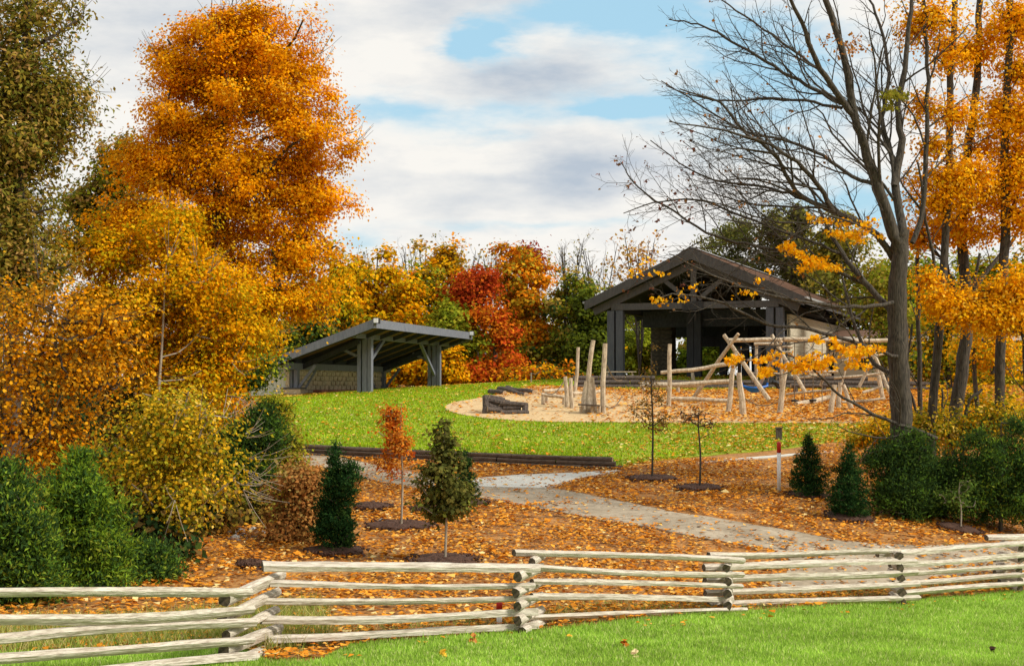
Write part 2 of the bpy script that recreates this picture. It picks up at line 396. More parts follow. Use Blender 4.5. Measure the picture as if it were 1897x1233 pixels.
fence_back = GP([(-250, 1222), (0, 1215), (250, 1204), (400, 1196), (450, 1206), (500, 1229), (585, 1229), (650, 1197), (830, 1181), (965, 1172), (1060, 1164), (1180, 1149), (1370, 1136), (1500, 1126), (1680, 1114), (1790, 1104), (1890, 1095), (2050, 1085)])
front_poly = fence_back + [np.array((30, 24.)), np.array((30, 4.)), np.array((-14, 4.))]
patch('front_lawn', front_poly, TZ, .025, M['lawn_front'], .8, 'bright green mown lawn in front of the rail fence', jag=.05)
wa = np.array(WA[:2]); wb = np.array(WB[:2]); wn_ = np.array([-_wd[1], _wd[0]])
lawn_poly = [wa + wn_ * .08, wb + wn_ * .08] + GP([(1190, 858), (1300, 845), (1420, 836), (1520, 822), (1660, 802), (1720, 786)]) + [np.array(p) for p in ((22, 66), (20, 78), (12, 92), (0, 98), (-14, 96), (-20, 84))] + GP([(462, 738), (500, 775), (530, 805)])
patch('hill_lawn', lawn_poly, HZ, .04, M['lawn_up'], .8, 'sunlit green lawn on the hill below the shelters', jag=.08)
chip_poly = smooth_poly(GP([(818, 756), (840, 768), (900, 778), (1000, 784), (1150, 785), (1300, 786), (1450, 786), (1640, 787), (1720, 775), (1740, 745), (1700, 728), (1500, 724), (1300, 725), (1150, 724), (1040, 718), (985, 716), (960, 724), (900, 738), (845, 746)]), 2)
patch('playground_surface', chip_poly, HZ, .075, M['chips'], .7, 'tan wood chip surface of the log playground', jag=.03)
path_poly = GP([(540, 829), (620, 846), (700, 863), (790, 879), (880, 888), (950, 900), (1030, 906), (1100, 920), (1250, 950), (1400, 974), (1480, 987), (1560, 1004), (1700, 1013), (1900, 1008), (2100, 1000), (2100, 1040), (1900, 1052), (1690, 1078), (1500, 1100), (1385, 1102), (1425, 1085), (1458, 1060), (1462, 1038), (1430, 1019), (1300, 998), (1150, 970), (1000, 944), (900, 925), (790, 911), (700, 893), (610, 872), (540, 855)])
patch('gravel_path', path_poly, TZ, .03, M['path'], .5, 'winding grey tan path running down to the fence', jag=.04)
walk_poly = GP([(872, 889), (960, 882), (1060, 878), (1150, 873), (1128, 879), (1085, 886), (1040, 897), (1010, 906), (940, 905), (880, 903)])
patch('concrete_walk', walk_poly, TZ, .055, M['concrete'], .5, 'pale concrete walk branching off the path')
walk2 = GP([(1290, 858), (1330, 854), (1420, 846), (1500, 839), (1545, 836), (1545, 837), (1500, 841), (1420, 849), (1330, 856)])
patch('concrete_walk', walk2, TZ, .035, M['concrete'], .4, 'thin pale strip of walk showing through fallen leaves', jag=.02)

# ------------------------------------------------------------------ scatter: leaves and blades
def pal_pick(pal, n, rng=R):
    c = np.array([p[:3] for p in pal], float); w = np.array([p[3] if len(p) > 3 else 1 for p in pal], float)
    return c[rng.choice(len(c), n, p=w / w.sum())]
def leaf_quads(C, size, N, T, asp=.8, fold=.12):
    """C centres, N normals, T tangents"""
    T = T - N * (T * N).sum(1, keepdims=True); T /= np.linalg.norm(T, axis=1, keepdims=True) + 1e-9
    B = np.cross(N, T); L = size[:, None]; k = R.uniform(-.18, .18, (len(C), 1))
    v = np.empty((len(C), 4, 3))
    v[:, 0] = C - T * L * .5; v[:, 2] = C + T * L * .5
    v[:, 1] = C + B * L * asp * .5 + T * L * k + N * L * fold; v[:, 3] = C - B * L * asp * .5 + T * L * k + N * L * fold
    F = np.arange(len(C) * 4).reshape(-1, 4); return v.reshape(-1, 3), F
def unit(a): return a / (np.linalg.norm(a, axis=1, keepdims=True) + 1e-9)
def ground_leaves(name, poly, n, size, pal, fn, off, label, keep=None, flat=2.2):
    arr = np.array(poly); lo, hi = arr.min(0), arr.max(0)
    x = R.uniform(lo[0], hi[0], n * 3); y = R.uniform(lo[1], hi[1], n * 3)
    vis = (np.abs(x) < y * .385 + 1.5) & inpoly(x, y, poly)
    if keep is not None: vis &= keep(x, y)
    x, y = x[vis][:n], y[vis][:n]; m = len(x)
    z = fn(x, y) + off + R.uniform(0, .035, m)
    N = unit(R.normal(0, .42, (m, 3)) + np.array([0, 0, flat])); T = R.normal(0, 1, (m, 3))
    s = size * np.exp(R.normal(0, .28, m))
    v, f = leaf_quads(np.stack([x, y, z], 1), s, N, T)
    col = pal_pick(pal, m) * R.uniform(.8, 1.15, (m, 1))
    o = link(name, mesh_np(name, v, f, tint=col), M['litter'])
    return tag(o, label, kind='stuff')
LITTER = [(.68, .255, .025, 4), (.76, .335, .04, 3), (.52, .18, .02, 3), (.76, .43, .10, 1.6), (.32, .13, .02, 1.4), (.78, .60, .26, .6)]
LIT_YEL = [(.72, .50, .12, 3), (.66, .38, .07, 2), (.75, .62, .28, 2), (.5, .25, .05, 1)]
vnoise_seed = R.uniform(0, 6.28, (6, 3))
def vnoise(x, y, s):
    o = np.zeros_like(x)
    for i, (a, b, c) in enumerate(vnoise_seed):
        f = (1 + i * .6) / s; o += np.sin(x * f * math.cos(a) + y * f * math.sin(a) + b + 1.7 * np.sin(x * f * .6 * math.sin(c) + y * f * .7 * math.cos(c) + c))
    return o / 6
hill_poly = [np.array(p) for p in ((-16, 18), (14, 18), (26, 32), (34, 60), (34, 84), (18, 82), (15, 60), (9, 47), (-12, 50), (-22, 48))]
def hill_keep(x, y):
    inside_path = inpoly(x, y, path_poly) | inpoly(x, y, walk_poly) | inpoly(x, y, walk2)
    k = ~(inside_path & (R.random(x.shape) > .10 + .45 * (vnoise(x, y, 1.3) > .22)))
    k &= ~inpoly(x, y, front_poly)
    k &= ~(inpoly(x, y, lawn_poly) & (R.random(x.shape) > .5))
    return k & (R.random(x.shape) < .74 + .8 * vnoise(x, y, .9))
ground_leaves('fallen_leaves', hill_poly, 185000, .102, LITTER, TZ, .045, 'orange brown fallen leaves carpeting the slope behind the fence', hill_keep)
def lawn_keep(x, y):
    k = ~inpoly(x, y, chip_poly)
    px = 948 + FPX * x / y
    d = np.clip((px - 1050) / 380, 0, 1) ** 1.3 * .9 + .11 + .10 * (vnoise(x, y, 2.0) > .1)
    return k & (R.random(x.shape) < d)
ground_leaves('fallen_leaves', lawn_poly, 42000, .12, LIT_YEL + LITTER[:3], HZ, .07, 'yellow leaves scattered over the hill lawn', lawn_keep)
def chip_keep(x, y):
    px = 948 + FPX * x / y
    return R.random(x.shape) < np.clip((px - 1080) / 400, 0, 1) * .75 + .05 + np.clip((y - 69) / 6, 0, 1) * .4
ground_leaves('fallen_leaves', chip_poly, 15000, .16, LITTER[:4] + [(.72, .40, .10, 4)], HZ, .1, 'orange leaves scattered over the playground chips', chip_keep)
strip = GP([(462, 737), (480, 742), (600, 733), (640, 727), (560, 729), (470, 731)])
ground_leaves('fallen_leaves', strip, 3500, .16, [(.75, .42, .05, 2), (.72, .5, .1, 1)], HZ, .08, 'band of golden leaves below the small shelter')

def blades(name, poly, n, h, w, pal, fn, off, label, ymax=40, lean=.35, keep=None, flatten=None):
    arr = np.array(poly); lo, hi = arr.min(0), arr.max(0)
    y = R.uniform(lo[1], min(hi[1], ymax), n * 4); x = R.uniform(-1, 1, n * 4) * (y * .375 + .8)
    k = inpoly(x, y, poly)
    if keep is not None: k &= keep(x, y)
    x, y = x[k][:n], y[k][:n]; m = len(x); z = fn(x, y) + off
    a = R.uniform(0, 2 * math.pi, m); hh = h * R.uniform(.5, 1.3, m); ww = w * R.uniform(.7, 1.3, m)
    C = np.stack([x, y, z], 1); d = np.stack([np.cos(a), np.sin(a), np.zeros(m)], 1) * ww[:, None] * .5
    tip = C + np.stack([R.normal(0, lean, m) * hh, R.normal(0, lean, m) * hh, hh], 1)
    v = np.stack([C - d, C + d, tip], 1).reshape(-1, 3); f = np.arange(m * 3).reshape(-1, 3)
    tone = 1 + .3 * vnoise(x, y, .8) + .2 * vnoise(y, x, .25)
    col = pal_pick(pal, m) * R.uniform(.75, 1.25, (m, 1)) * tone[:, None]
    return tag(link(name, mesh_np(name, v, f, tint=col), M['blade']), label, kind='stuff')
blades('grass', front_poly, 215000, .065, .020, [(.33, .51, .065, 4), (.40, .57, .10, 3), (.22, .38, .045, 2.4), (.56, .58, .24, 1.1)], TZ, .02, 'short bright green grass of the front lawn', keep=lambda x, y: y > 13)
blades('grass', lawn_poly, 85000, .10, .055, [(.27, .42, .012, 4), (.35, .49, .02, 3), (.19, .33, .012, 2), (.46, .48, .05, 1)], HZ, .03, 'short green grass of the hill lawn', ymax=92, keep=lambda x, y: ~inpoly(x, y, chip_poly))
verge = GP([(-60, 1165), (300, 1150), (470, 1130), (600, 1120), (620, 1190), (500, 1215), (400, 1196), (0, 1215)])
blades('tall_grass', verge, 16000, .26, .014, [(.40, .40, .10, 2), (.30, .36, .06, 2), (.55, .46, .20, 2), (.16, .26, .04, 2)], TZ, 0, 'tall yellowing grass growing behind the left fence sections', lean=.5)
verge2 = GP([(500, 1190), (620, 1160), (960, 1140), (1060, 1120), (1380, 1108), (1700, 1082), (1900, 1062), (1900, 1092), (1680, 1112), (1370, 1134), (960, 1170), (650, 1195)])
blades('tall_grass', verge2, 16000, .12, .014, [(.42, .42, .12, 2), (.35, .38, .08, 2), (.50, .34, .12, 2), (.2, .32, .05, 2)], TZ, 0, 'thin dry grass strip along the foot of the fence', lean=.5)
fl_strip = GP([(590, 1212), (830, 1186), (965, 1178), (1060, 1170), (1180, 1155), (1370, 1142), (1500, 1132), (1680, 1120), (1890, 1100), (1890, 1112), (1680, 1134), (1370, 1158), (1180, 1172), (965, 1200), (830, 1206), (600, 1233)])
ground_leaves('fallen_leaves', fl_strip, 260, .085, LITTER, TZ, .05, 'few brown leaves drifted into the lawn along the fence foot')
tuft_poly = GP([(470, 1222), (640, 1194), (830, 1178), (965, 1170), (1060, 1162), (1180, 1148), (1370, 1135), (1680, 1113), (1890, 1094), (1890, 1102), (1680, 1121), (1370, 1143), (1180, 1157), (965, 1181), (830, 1189), (640, 1208), (480, 1236)])
blades('tall_grass', tuft_poly, 5000, .15, .013, [(.30, .44, .07, 3), (.45, .46, .16, 2), (.52, .42, .2, 1)], TZ, 0, 'uncut tufts of grass growing under the lowest fence rails', lean=.5, keep=lambda x, y: vnoise(x, y, .35) > -.05)
# the few single leaves that stand out on the front lawn
for px, py, c in ((1157, 1204, (.45, .14, .02)), (1175, 1224, (.70, .55, .30)), (820, 1223, (.75, .45, .05)), (876, 1196, (.5, .2, .05)), (1838, 1214, (.05, .03, .02)), (1606, 1100, (.6, .15, .03)), (1800, 1107, (.6, .25, .05))):
    p = G(px, py); n = 5
    C = np.array([p[:]] * n) + R.normal(0, .02, (n, 3)) + np.array([0, 0, .10])
    v, f = leaf_quads(C, np.full(n, .11), unit(R.normal(0, .5, (n, 3)) + [0, -.4, 1]), R.normal(0, 1, (n, 3)))
    o = link('fallen_leaf', mesh_np('fallen_leaf', v - np.array(p[:]), f, tint=np.array([c] * n)), M['litter'], loc=p)
    nm = {1157: 'curled rust brown leaf lying on the front lawn below the fence joint', 1175: 'pale tan leaf at the bottom edge of the front lawn', 820: 'yellow leaf lying on the front lawn near its bottom edge', 876: 'small brown leaf on the lawn left of the middle fence joint',
          1838: 'dark shrivelled leaf near the lower right of the front lawn', 1606: 'red leaf in the grass under the right fence sections', 1800: 'orange leaf on the lawn close to the right end of the fence'}[px]
    tag(o, nm, 'leaf', 'single leaves on the front lawn')

# ------------------------------------------------------------------ logs and rails
def rail_obj(a, b, r, parent, name='rail', bend=.014, taper=.9, sides=7, mats=None, rings=15, label=None, split=True, jit=.16):
    """split rail in local space along X, so the grain runs along it"""
    a = Vector(a); b = Vector(b); d = b - a; L = d.length
    X = d.normalized(); Zr = Vector((0, 0, 1)); Yv = Zr.cross(X).normalized(); Zv = X.cross(Yv)
    mw = Matrix((X, Yv, Zv)).transposed().to_4x4(); mw.translation = a
    if split: r *= 1.14
    prof = [1 + (rnd.random() - .5) * 2 * jit for _ in range(sides)]
    if split:
        for k in rnd.sample(range(sides), 2): prof[k] *= .74
    lf = [[rnd.uniform(0, 6.3), rnd.uniform(3, 9)] for _ in range(sides)]
    notch = {rnd.randrange(sides): (rnd.uniform(.1, .9), rnd.uniform(.05, .2)) for _ in range(3)} if split else {}
    v = []; f = []; mi = []; w1 = rnd.uniform(0, 6.3); w2 = rnd.uniform(0, 6.3); k1 = rnd.uniform(1.5, 3)
    for i in range(rings):
        t = i / (rings - 1); oy = math.sin(w1 + t * k1 * 2) * bend * L * .4; oz = math.sin(w2 + t * k1 * 1.6) * bend * L * .4
        oy -= (math.sin(w1) * (1 - t) + math.sin(w1 + k1 * 2) * t) * bend * L * .4; oz -= (math.sin(w2) * (1 - t) + math.sin(w2 + k1 * 1.6) * t) * bend * L * .4
        rr = r * (1 + (taper - 1) * t)
        ex = (rnd.random() - .5) * .04 if i in (0, rings - 1) else 0
        for k in range(sides):
            an = 2 * math.pi * k / sides + .3; q = rr * prof[k] * (1 + (rnd.random() - .5) * .14 + (.09 if split else .06) * math.sin(lf[k][0] + lf[k][1] * t))
            if k in notch and t > notch[k][0] and t < notch[k][0] + .3: q *= 1 - notch[k][1]
            v.append((t * L + ex + (rnd.random() - .5) * (.02 if i in (0, rings - 1) else 0), oy + math.cos(an) * q, oz + math.sin(an) * q))
    for i in range(rings - 1):
        for k in range(sides):
            k2 = (k + 1) % sides; f.append((i * sides + k, (i + 1) * sides + k, (i + 1) * sides + k2, i * sides + k2)); mi.append(0)
    f.append(tuple(range(sides))); f.append(tuple((rings - 1) * sides + k for k in reversed(range(sides)))); mi += [1, 1]
    me = mesh_np(name, v, f, mi=mi)
    o = link(name, me, mats or [M['rail'], M['railend']], parent, mw=mw)
    if label: o['label'] = label
    return o
fence = empty('split_rail_fence', G(970, 1170), 'weathered pale split rail fence zigzagging across the foreground lawn edge', 'fence')
Y0, YA, YB, YC, YD, YE, YF, YG = 14.1, 18.2, 19.2, 21.3, 24.2, 27.3, 30.4, 34.0
def seg(p0, q0, Ya, p1, q1, Yb, r=.058, **k): return rail_obj(P(p0, q0, Ya), P(p1, q1, Yb), r, fence, **k)
for (l, rr) in (((0, 1098), (465, 1096)), ((0, 1144), (467, 1128)), ((0, 1185), (469, 1152)), ((0, 1218), (469, 1184)), ((0, 1262), (477, 1215))):
    a = P(l[0], l[1], Y0); b = P(rr[0], rr[1], YA + .12); a2 = a - (b - a) * .18
    rail_obj(a2, b, .050 if l[1] != 1185 else .058, fence, taper=1.05)
for p0, q0, p1, q1, r in ((415, 1112, 522, 1065, .085), (410, 1146, 513, 1096, .075), (418, 1176, 513, 1128, .068), (414, 1204, 517, 1163, .085), (420, 1233, 522, 1197, .085)):
    seg(p0, q0, YA - .35, p1, q1, YB + .75, r, name='cross_log', sides=8, split=False, rings=5, bend=.005)
for p0, q0, p1, q1, r in ((488, 1048, 999, 1052, .066), (500, 1079, 991, 1083, .052), (486, 1113, 997, 1106, .048), (481, 1147, 997, 1132, .062), (499, 1182, 997, 1157, .056)):
    seg(p0, q0, YB + .15, p1, q1, YC, r)
for p0, q0 in ((958, 1068), (955, 1098), (959, 1122), (959, 1149), (966, 1170)):
    a = P(p0, q0, YC - .35); rail_obj(a, a + Vector((.38, 1.05, .01)), .072, fence, name='cross_log', sides=8, split=False, rings=4, bend=.004)
for p0, q0, p1, q1, r in ((952, 1023, 1377, 1037, .056), (985, 1050, 1375, 1064, .05), (985, 1077, 1375, 1086, .05), (985, 1104, 1358, 1110, .055), (981, 1143, 1381, 1129, .056)):
    seg(p0, q0, YC + .25, p1, q1, YD, r)
a = P(985, 1040, YC + .1); rail_obj(a, a + Vector((.2, .8, .0)), .06, fence, name='cross_log', sides=8, split=False, rings=4)
for p0, q0 in ((1346, 1052), (1347, 1077), (1347, 1099), (1348, 1121)):
    a = P(p0, q0, YD - .3); rail_obj(a, a + Vector((.2, .95, .01)), .075, fence, name='cross_log', sides=8, split=False, rings=4, bend=.004)
for p0, q0, p1, q1, r in ((1313, 1028, 1665, 1020, .056), (1303, 1050, 1697, 1039, .058), (1306, 1074, 1699, 1059, .066), (1306, 1098, 1702, 1081, .056), (1311, 1120, 1703, 1106, .056)):
    seg(p0, q0, YD + .2, p1, q1, YE, r)
for p0, q0 in ((1665, 1029), (1667, 1050), (1669, 1070), (1671, 1096), (1672, 1115)):
    a = P(p0, q0, YE - .3); rail_obj(a, a + Vector((.05, .95, .01)), .085, fence, name='cross_log', sides=8, split=False, rings=4, bend=.004)
for p0, q0, p1, q1, r in ((1625, 1027, 1915, 1005, .06), (1650, 1046, 1915, 1027, .062), (1650, 1063, 1915, 1047, .05), (1655, 1079, 1915, 1062, .055), (1675, 1098, 1915, 1079, .055)):
    seg(p0, q0, YE + .2, p1, q1, YF, r)
for p0, q0 in ((1893, 1016), (1891, 1036), (1888, 1057), (1889, 1074), (1889, 1090)):
    a = P(p0, q0, YF - .3); rail_obj(a, a + Vector((-.1, .95, .01)), .08, fence, name='cross_log', sides=8, split=False, rings=4, bend=.004)
for p0, q0, p1, q1, r in ((1827, 995, 2140, 990, .06), (1842, 1035, 2140, 1010, .055), (1842, 1059, 2140, 1028, .055), (1852, 1078, 2140, 1045, .055)):
    seg(p0, q0, YF + .2, p1, q1, YG, r)

# ------------------------------------------------------------------ retaining wall
wall = empty('retaining_wall', ((WA.x + WB.x) / 2, (WA.y + WB.y) / 2, gz((WA.x + WB.x) / 2, (WA.y + WB.y) / 2)), 'low dark timber retaining wall holding the hill lawn above the path', 'wall')
for tier in range(3):
    n = 6; off = (0, .45, .2)[tier]
    for i in range(n):
        s0 = max(0, (i - off) * WL / (n - .5)); s1 = min(WL + (.35 if tier == 0 else (.15 if tier == 1 else 0)), (i + 1 - off) * WL / (n - .5))
        if s1 - s0 < .3: continue
        def q(s):
            x, y = WA.x + _wd[0] * s, WA.y + _wd[1] * s; return Vector((x - wn_[0] * (.05 - tier * .03), y - wn_[1] * (.05 - tier * .03), float(TZ(x, y)[0]) + .03 + tier * .135))
        rail_obj(q(s0 + .015), q(s1 - .015), .082, wall, name='timber', sides=8, split=False, bend=.001, jit=.05, taper=1, rings=6, mats=[M['timber'], M['logend'] if tier == 2 and i == n - 1 else M['timber']])

# ------------------------------------------------------------------ small shelter (left)
aL = math.radians(14); uL = Vector((math.sin(aL), math.cos(aL), 0)); vL = Vector((-math.cos(aL), math.sin(aL), 0))
OL = P(677, 722, 78); OL.z = CZ - .45
sh = empty('picnic_shelter', OL, 'small grey timber shelter with a one-way sloping roof on the hill crest', 'shelter')
LL, WD, LU = 13.0, 3.6, -1.5
def LP(u, v, z): p = OL + uL * u + vL * v; return Vector((p.x, p.y, CZ + z))
z0 = -.9
def roofz(v): return 3.53 - (v + 1.5) * 1.93 / 5.4           # top of the roof plane above eye level
u0, u1, v0, v1 = -3.0, LL + 3.4, -1.5, 4.3
th = .16
MB().prism([LP(u0, v0, roofz(v0)), LP(u0, v1, roofz(v1)), LP(u0, v1, roofz(v1) - th), LP(u0, v0, roofz(v0) - th)], uL * (u1 - u0)).build('roof', M['shingle'], sh)
# fascia boards, proud of the roof edge
MB().prism([LP(u0 - .05, v0 - .04, roofz(v0) + .03), LP(u0 - .05, v1 + .04, roofz(v1) + .03), LP(u0 - .05, v1 + .04, roofz(v1) - .42), LP(u0 - .05, v0 - .04, roofz(v0) - .44)], uL * .045).build('fascia', M['greywood'], sh)
MB().prism([LP(u1 + .01, v0 - .04, roofz(v0) + .03), LP(u1 + .01, v1 + .04, roofz(v1) + .03), LP(u1 + .01, v1 + .04, roofz(v1) - .42), LP(u1 + .01, v0 - .04, roofz(v0) - .44)], uL * .045).build('fascia', M['greywood'], sh)
MB().prism([LP(u0 - .004, v0 - .05, roofz(v0) + .034), LP(u1 + .004, v0 - .05, roofz(v0) + .034), LP(u1 + .004, v0 - .05, roofz(v0) - .43), LP(u0 - .004, v0 - .05, roofz(v0) - .43)], vL * .045).build('fascia', M['greywood'], sh)
MB().prism([LP(u0, v1 + .005, roofz(v1)), LP(u1, v1 + .005, roofz(v1)), LP(u1, v1 + .005, roofz(v1) - .36), LP(u0, v1 + .005, roofz(v1) - .36)], vL * .045).build('fascia', M['greywood'], sh)
for k in range(9):
    u = u0 + .5 + k * (u1 - u0 - 1) / 8
    MB().beam(LP(u, v0 + .02, roofz(v0) - th - .12), LP(u, v1 - .02, roofz(v1) - th - .12), .12, .22).build('rafter', M['darkwood'], sh)
hb = 2.62
MB().beam(LP(-1.85, 0, hb + .22), LP(LL + 3.2, 0, hb + .22), .26, .44).build('beam', M['greywood'], sh)
lb = roofz(WD) - .62
MB().beam(LP(-2.6, WD, lb), LP(LL + 1.5, WD, lb), .24, .36).build('beam', M['greywood'], sh)
for u, hi in ((0, True), (LL, True), (LU, False), (LL, False)):
    vv = 0 if hi else WD; top = hb if hi else lb - .18
    wds = ((-.28, .22), (0.0, .26), (.33, .20)) if hi else ((-.14, .22), (.16, .22))
    for dv, w in wds:
        MB().box((LP(u, vv + dv, z0) + LP(u, vv + dv, top)) / 2, (w, .34, top - z0), rz=-aL).build('post', M['greywood'], sh)
    for sgn in (1, -1):
        if u <= 0 and sgn == -1 or u == LL and sgn == 1: continue
        MB().beam(LP(u + sgn * .15, vv, top - (1.5 if u == 0 else 1.85)), LP(u + sgn * 3.0, vv, top + .02), .17, .18).build('brace', M['greywood'], sh)
    if hi: MB().beam(LP(u, vv + .5, top - .95), LP(u, vv + 1.5, min(top + .1, roofz(1.5) - .35)), .14, .15).build('brace', M['greywood'], sh)
    else:
        MB().beam(LP(u, vv - .25, top - 1.0), LP(u, vv - 1.25, top + .25), .14, .15).build('brace', M['greywood'], sh)
for u in (-.5, LL):
    MB().beam(LP(u, .2, hb - .15), LP(u, WD, lb - .05), .16, .26).build('beam', M['darkwood'], sh)
# rear wall of stone, with a dark band above it
MB().beam(LP(-1.2, WD + .12, .32 - .45), LP(LL, WD + .12, .32 - .45), .2, 2.35).build('stone_wall', M['mortar'], sh)
MB().beam(LP(-1.2, WD + .10, 1.30), LP(LL, WD + .10, 1.30), .14, .8).build('wall_boarding', M['soffit'], sh)
stone_me = []
for k in range(6):
    q = MB(); w, h = rnd.uniform(.85, 1.08), rnd.uniform(.9, 1.05); q.box((0, 0, 0), (.10, .62 * w, .24 * h))
    for i, v in enumerate(q.v): q.v[i] = v + Vector((rnd.uniform(-.02, .02), rnd.uniform(-.03, .03), rnd.uniform(-.015, .015)))
    me = mesh_np('stone', q.v, q.f); me.materials.append(M['stone'] if k % 2 else M['stone2']); stone_me.append(me)
def stone(parent, loc, rz, k=None):
    o = bpy.data.objects.new('stone', stone_me[rnd.randrange(6) if k is None else k]); COL.objects.link(o); o.parent = parent
    inv = (Matrix.Translation(parent.location) @ parent.rotation_euler.to_matrix().to_4x4()).inverted()
    o.matrix_local = inv @ (Matrix.Translation(loc) @ Matrix.Rotation(rz, 4, 'Z')); return o
for r_ in range(7):
    for c_ in range(20):
        u = -1.0 + c_ * .7 + (r_ % 2) * .35
        if u > LL - .2: continue
        stone(sh, LP(u, WD - .01, -.62 + r_ * .265), -aL)
# stone pier and bench at the near low corner
MB().box(LP(-1.6, WD, -.55), (1.05, .85, .8), rz=-aL).build('stone_pier', M['mortar'], sh)
for r_ in range(3):
    for c_ in range(2):
        stone(sh, LP(-2.02, WD - .27 + c_ * .54, -.8 + r_ * .26), -aL + math.pi / 2)
MB().box(LP(-1.6, WD, -.11), (1.15, .95, .08), rz=-aL).build('pier_cap', M['fascia'], sh)
MB().beam(LP(0, WD - .7, -.28), LP(6.5, WD - .7, -.28), .4, .14).build('bench', M['redbrown'], sh)
# storage lean-to with vertical siding
sb = MB(); va, vb = WD + .42, WD + 2.6
for i, k in enumerate(np.linspace(va, vb, 9)[:-1]):
    w = (vb - va) / 8
    MB().box(LP(-1.65, k + w / 2, (1.22 - (k - va) * .14 - 1.0) / 2), (w - .015, .08, 1.22 - (k - va) * .14 + 1.0), rz=-aL).build('siding_board', M['siding'], sh)
MB().prism([LP(-1.60, va, 1.2), LP(-1.60, vb, .9), LP(-1.60, vb, -1), LP(-1.60, va, -1)], uL * 13).build('storage_wall', M['siding'], sh)
MB().prism([LP(-1.9, va - .1, 1.33), LP(-1.9, vb + .25, .96), LP(-1.9, vb + .25, .86), LP(-1.9, va - .1, 1.23)], uL * 14).build('storage_roof', M['fascia'], sh)
MB().box(LP(-1.7, va - .12, .05), (.2, .2, 2.1), rz=-aL).build('corner_stone', M['stone'], sh)
for dv in (.45, 1.0): MB().box(LP(-1.75, va + dv, .78), (.24, .14, .2), rz=-aL).build('vent', M['metal'], sh)
for uu in (u0 + .15, u1 - .45):
    f = MB().box(LP(uu, v0 - .16, roofz(v0) - .05), (.22, .5, .30), rz=-aL).build('floodlight', M['black'], sh)
    MB().box(LP(uu - .27, v0 - .20, roofz(v0) - .05), (.24, .05, .24), rz=-aL).build('lens', M['lens'], f, local=False)
for o in list(sh.children_recursive):
    if o.name.startswith('lens'):
        inv = (Matrix.Translation(sh.location)).inverted(); o.data.transform(inv)

# ------------------------------------------------------------------ large pavilion (right)
a2 = math.radians(22); u2 = Vector((math.sin(a2), math.cos(a2), 0)); w2 = Vector((math.cos(a2), -math.sin(a2), 0))
AP = P(1280, 460, 80); OP = Vector((AP.x, AP.y, CZ + .45))
pav = empty('gable_pavilion', OP, 'large dark timber pavilion with a brown gable roof behind the playground', 'pavilion')
def PP(u, w, z): p = Vector((AP.x, AP.y, 0)) + u2 * u + w2 * w; p.z = CZ + z; return p
RZ = AP.z - CZ; EW = 6.35; sl = (RZ - 4.95) / EW; L2 = 27
for sgn in (-1, 1):
    MB().prism([PP(0, 0, RZ), PP(0, sgn * EW, RZ - sl * EW), PP(0, sgn * EW, RZ - sl * EW - .2), PP(0, 0, RZ - .2)], u2 * L2).build('roof', M['shingle'], pav)
    MB().prism([PP(-.08, 0, RZ + .04), PP(-.08, sgn * (EW + .05), RZ - sl * EW + .02), PP(-.08, sgn * (EW + .05), RZ - sl * EW - .50), PP(-.08, 0, RZ - .62)], u2 * .075).build('fascia', M['fascia'], pav)
    MB().prism([PP(0, sgn * (EW + .004), RZ - sl * EW - .01), PP(L2, sgn * (EW + .004), RZ - sl * EW - .01), PP(L2, sgn * (EW + .004), RZ - sl * EW - .38), PP(0, sgn * (EW + .004), RZ - sl * EW - .38)], w2 * sgn * .05).build('fascia', M['fascia'], pav)
    MB().beam(PP(0.02, sgn * (EW + .13), RZ - sl * EW - .05), PP(L2, sgn * (EW + .13), RZ - sl * EW - .05), .13, .12).build('gutter', M['metal'], pav)
    MB().beam(PP(.5, sgn * 4.75, 4.55), PP(L2 - .5, sgn * 4.75, 4.55), .3, .45).build('beam', M['darkwood'], pav)
    for tt in (.55, 9, 18):
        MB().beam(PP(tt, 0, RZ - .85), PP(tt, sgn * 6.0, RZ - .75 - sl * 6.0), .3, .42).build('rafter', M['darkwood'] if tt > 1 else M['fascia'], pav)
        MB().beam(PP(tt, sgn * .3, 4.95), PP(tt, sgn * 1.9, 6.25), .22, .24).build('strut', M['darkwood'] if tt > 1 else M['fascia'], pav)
MB().prism([PP(.3, -EW + .2, RZ - sl * (EW - .2) - .22), PP(.3, 0, RZ - .24), PP(.3, EW - .2, RZ - sl * (EW - .2) - .22), PP(.3, EW - .2, RZ - sl * (EW - .2) - .28), PP(.3, 0, RZ - .30), PP(.3, -EW + .2, RZ - sl * (EW - .2) - .28)], u2 * (L2 - .6)).build('ceiling', M['soffit'], pav)
MB().beam(PP(-.02, 0, RZ + .05), PP(L2, 0, RZ + .05), .35, .05).build('ridge_cap', M['metal'], pav)
